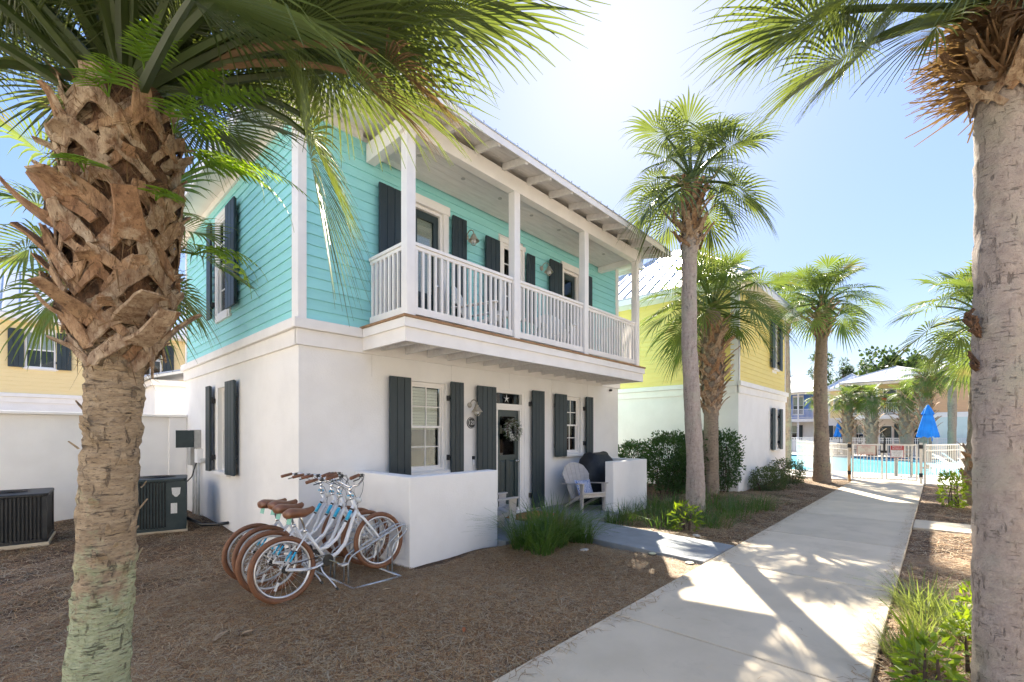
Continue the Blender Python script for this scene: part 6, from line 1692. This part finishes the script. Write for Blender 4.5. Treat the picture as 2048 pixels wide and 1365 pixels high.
picket_fence('pool_fence', 'cream metal pool fence right of the gate beside the sun loungers', (20.2, .30), (22.4, -.62), 1.28, 'fence', 1, group='metal fences round the pool')
picket_fence('pool_fence', 'cream metal pool fence continuing behind the booted palm', (22.4, -.62), (24.5, -4.5), 1.28, 'fence', 2, group='metal fences round the pool')
picket_fence('pool_fence', 'long white fence along the far side of the pool in front of the houses', (44.8, 10.5), (44.8, -3.5), 1.3, 'fencewhite', 8, parts=False, gap=.11, group='metal fences round the pool', bars=.035, post=.09)
gate = thing('pool_gate', 'cream double metal gate across the end of the path', 'gate', (20.0, 1.33, 0))
def gate_leaf(a, b):
    a, b = Vector((*a, 0)), Vector((*b, 0)); L = (b-a).length; d = (b-a)/L; n = Vector((-d.y, d.x, 0)); P = lambda s, w, z: a+d*s+n*w+Vector((0, 0, z))
    def bar(s0, s1, w, z0, z1, mb=None): return (mb or MB()).quadbox([P(s0, -w, z0), P(s1, -w, z0), P(s1, w, z0), P(s0, w, z0), P(s0, -w, z1), P(s1, -w, z1), P(s1, w, z1), P(s0, w, z1)])
    m = bar(0, L, .02, 1.23, 1.28); bar(0, L, .02, .06, .11, m); bar(0, .05, .02, .11, 1.23, m); bar(L-.05, L, .02, .11, 1.23, m)
    g = m.build('gate_leaf', 'fence', gate); k = 7
    for i in range(k): s = .05+(i+1)*(L-.1)/(k+1); bar(s-.011, s+.011, .011, .11, 1.23).build('picket', 'fence', g)
    return P
PA = gate_leaf((19.86, 2.2), (20.1, 1.37)); PB = gate_leaf((20.11, 1.30), (20.2, .48))
for (x, y, m_) in ((19.85, 2.27, 'rustpost'), (20.2, .40, 'fence')):
    MB().box(x-.04, x+.04, y-.04, y+.04, -.1, 1.33).build('gate_post', m_, gate)
    for z in (.2, 1.14): MB().box(x-.055, x+.03, y-.05, y+.05, z, z+.13).build('gate_hinge', 'black', gate)
MB().box(20.05, 20.09, 1.30, 1.34, 1.02, 1.50).build('latch_post', 'black', gate); MB().box(20.03, 20.07, 1.26, 1.42, .98, 1.06).build('latch', 'black', gate)
def sign(label, P, s0, s1, z0, z1, red):
    c = P((s0+s1)/2, -.03, (z0+z1)/2)
    d = (P(1, 0, 0)-P(0, 0, 0)); az = math.atan2(d.y, d.x)
    t = thing('gate_sign', label, 'sign', c, az, 'signs on the pool gate'); w, h = s1-s0, z1-z0
    MB().box(-w/2, w/2, -.004, .004, -h/2, h/2).build('board', 'red' if red else 'redink', t, world=False)
    T = lambda n_, b, s, mt, x, z: text(n_, b, s, mt, t, Vector(t.location)+Vector((x, 0, z)), (rad(90), 0, 0), .0008)
    def tx(b, s, mt, z):
        o = text('lettering', b, s, mt, None, (0, -.0075, z), (rad(90), 0, 0), .0006); o.parent = t
    if red:
        MB().box(-w/2+.012, w/2-.012, -.006, -.0042, -h/2+.012, h/2-.145).build('panel', 'white', t, world=False)
        tx('PRIVATE', .068, 'white', h/2-.045); tx('PROPERTY', .055, 'white', h/2-.108)
        for i, b in enumerate(('OWNERS AND', 'GUESTS ONLY', 'VIOLATORS', 'WILL BE', 'PROSECUTED')): tx(b, .038, 'ink', h/2-.175-i*.052)
    else:
        MB().box(-w/2+.01, w/2-.01, -.006, -.0042, -h/2+.01, h/2-.01).build('panel', 'signwhite', t, world=False)
        for i, (b, s) in enumerate((('Pool Hours', .048), ('9:00am - 9:00pm', .042), ('Private', .038), ('Pool', .038), ('No Lifeguard on Duty', .04), ('No Glass - No Pets Allowed', .034))): tx(b, s, 'redink', h/2-.038-i*.051)
sign('cream sign with red lettering wired to the left gate leaf', PA, .14, .66, .91, 1.235, False)
sign('red and white PRIVATE PROPERTY sign wired to the right gate leaf', PB, .13, .47, .82, 1.23, True)

def umbrella(label, x, y, top, low, r0):
    t = thing('patio_umbrella', label, 'umbrella', (x, y, 0), 0, 'closed blue pool umbrellas')
    MB().lathe([(.3, 0), (.3, .05), (.06, .08), (.06, .2)], n=16).build('base', 'black', t, world=False)
    MB().lathe([(.025, .1), (.025, top+.02)], n=8).build('pole', 'greywood', t, world=False)
    def cone(zt, zb, rt, rb, name, ph=0):
        m = MB(); n = 48; K = 7
        for k in range(K+1):
            s = k/K; z = zt+(zb-zt)*s
            for j in range(n):
                a = 2*math.pi*j/n; q = (rt+(rb-rt)*s**.9)*(1-.26*s*(.5+.5*math.cos(8*a+ph+.5*math.sin(a))))
                m.v.append((q*math.cos(a), q*math.sin(a), z-.06*s*(.5+.5*math.cos(8*a+ph))*(1 if s == 1 else 0)))
        for k in range(K):
            for j in range(n): m.f.append((k*n+j, (k+1)*n+j, (k+1)*n+(j+1) % n, k*n+(j+1) % n))
        m.build(name, 'umbrella', t, smooth=True, world=False)
    cone(top-.28, low, .12, r0, 'canopy'); cone(top, top-.42, .03, r0*.58, 'vent_flounce', .6)
    m = MB(); m.tube([(.05, -.1, low+.05), (.1, -.15, low-.1), (.08, -.14, low-.22)], .02, 5); m.build('tie_strap', 'umbrella', t, world=False)
umbrella('large closed blue umbrella beside the pool, right of the gate', 28.9, .33, 2.98, 1.5, .44)
umbrella('small closed blue umbrella among black chairs beyond the pool', 42.6, 5.5, 2.6, 1.42, .38)

def lounger(label, x, y, rz, mat, group):
    t = thing('sun_lounger', label, 'sun lounger', (x, y, 0), rz, group)
    for sy in (-.3, .3): MB().box(-.9, .9, sy-.02, sy+.02, .3, .35).build('side_rail', mat, t, world=False)
    for sx in (-.8, .4, .8):
        for sy in (-.29, .29): MB().box(sx-.02, sx+.02, sy-.02, sy+.02, 0, .3).build('leg', mat, t, world=False)
    for i in range(9): MB().box(-.88+i*.13, -.78+i*.13, -.28, .28, .352, .37).build('seat_slat', mat, t, world=False)
    for i in range(5):
        m = MB(); m.cbox((.36+i*.09, 0, .4+i*.085), (.085, .56, .018), Matrix.Rotation(-.75, 3, 'Y')); m.build('back_slat', mat, t, world=False)
for i, (x, y, l) in enumerate(((24.6, -.75, 'white sun lounger nearest the gate'), (26.4, -.6, 'white sun lounger second from the gate'), (28.2, -.9, 'white sun lounger under the large blue umbrella'))): lounger(l, x, y, rad(100), 'whitechair', 'white sun loungers')
# grey barrel table and tall chair frame by the gate
t = thing('bar_stool', 'tall grey frame chair standing inside the gate', 'chair', (23.2, .95, 0))
for sx in (-.22, .22):
    for sy in (-.22, .22): MB().box(sx-.035, sx+.035, sy-.035, sy+.035, 0, .78 if sx < 0 else 1.2).build('leg', 'greywood', t, world=False)
MB().box(-.26, .26, -.26, .26, .6, .64).build('seat', 'greywood', t, world=False)
for z in (.2, .4): MB().box(-.22, .22, -.24, -.20, z, z+.06).build('stretcher', 'greywood', t, world=False); MB().box(-.22, .22, .20, .24, z, z+.06).build('stretcher', 'greywood', t, world=False)
for z in (.8, .95, 1.1): MB().box(.2, .235, -.184, .184, z, z+.09).build('back_slat', 'greywood', t, world=False)
# black chairs and table at the small umbrella
def patio_chair(label, x, y, rz):
    t = thing('patio_chair', label, 'chair', (x, y, 0), rz, 'black patio chairs beyond the pool')
    MB().box(-.22, .22, -.22, .22, .42, .46).build('seat', 'black', t, world=False)
    for sx in (-.2, .2):
        for sy in (-.2, .2): MB().box(sx-.015, sx+.015, sy-.015, sy+.015, 0, .42).build('leg', 'black', t, world=False)
    for k in range(5): MB().box(-.215, -.19, -.19+k*.09, -.15+k*.09, .46, .92).build('back_slat', 'black', t, world=False)
    MB().box(-.22, -.185, -.22, .22, .92, .96).build('back_rail', 'black', t, world=False)
for x, y, rz, l in ((42.0, 6.3, -.3, 'black patio chair left of the small umbrella'), (41.7, 5.3, .2, 'black patio chair in front of the small umbrella'), (42.3, 4.4, 1.2, 'black patio chair right of the small umbrella'), (42.1, 3.1, 2., 'black patio chair alone near the booted palm')): patio_chair(l, x, y, rz)
t = thing('patio_table', 'round black table round the pole of the small umbrella', 'table', (42.6, 5.5, 0)); MB().lathe([(.55, .70), (.55, .74)], n=20).build('table_top', 'black', t, world=False)
for k in range(4): MB().tube([(.4*math.cos(k*1.57+.7), .4*math.sin(k*1.57+.7), 0), (.3*math.cos(k*1.57+.7), .3*math.sin(k*1.57+.7), .7)], .02, 6).build('leg', 'black', t, world=False)
wsn = thing('windsock', 'small red windsock hanging from the white gallery of the pale pink house', 'decoration', (48.35, 3.2, 4.3))
MB().lathe([(.02, .28), (.16, .24), (.17, .08), (.1, .0)], n=12).build('body', 'brightred', wsn, world=False)
for k in range(4): m = MB(); a = k*1.57; m.strap([(.1*math.cos(a), .1*math.sin(a), 0), (.14*math.cos(a), .14*math.sin(a), -.3), (.1*math.cos(a+.2), .1*math.sin(a+.2), -.6)], [(math.cos(a), math.sin(a), 0)]*3, [.08, .08, .06], .004); m.build('streamer', 'brightred', wsn, world=False)
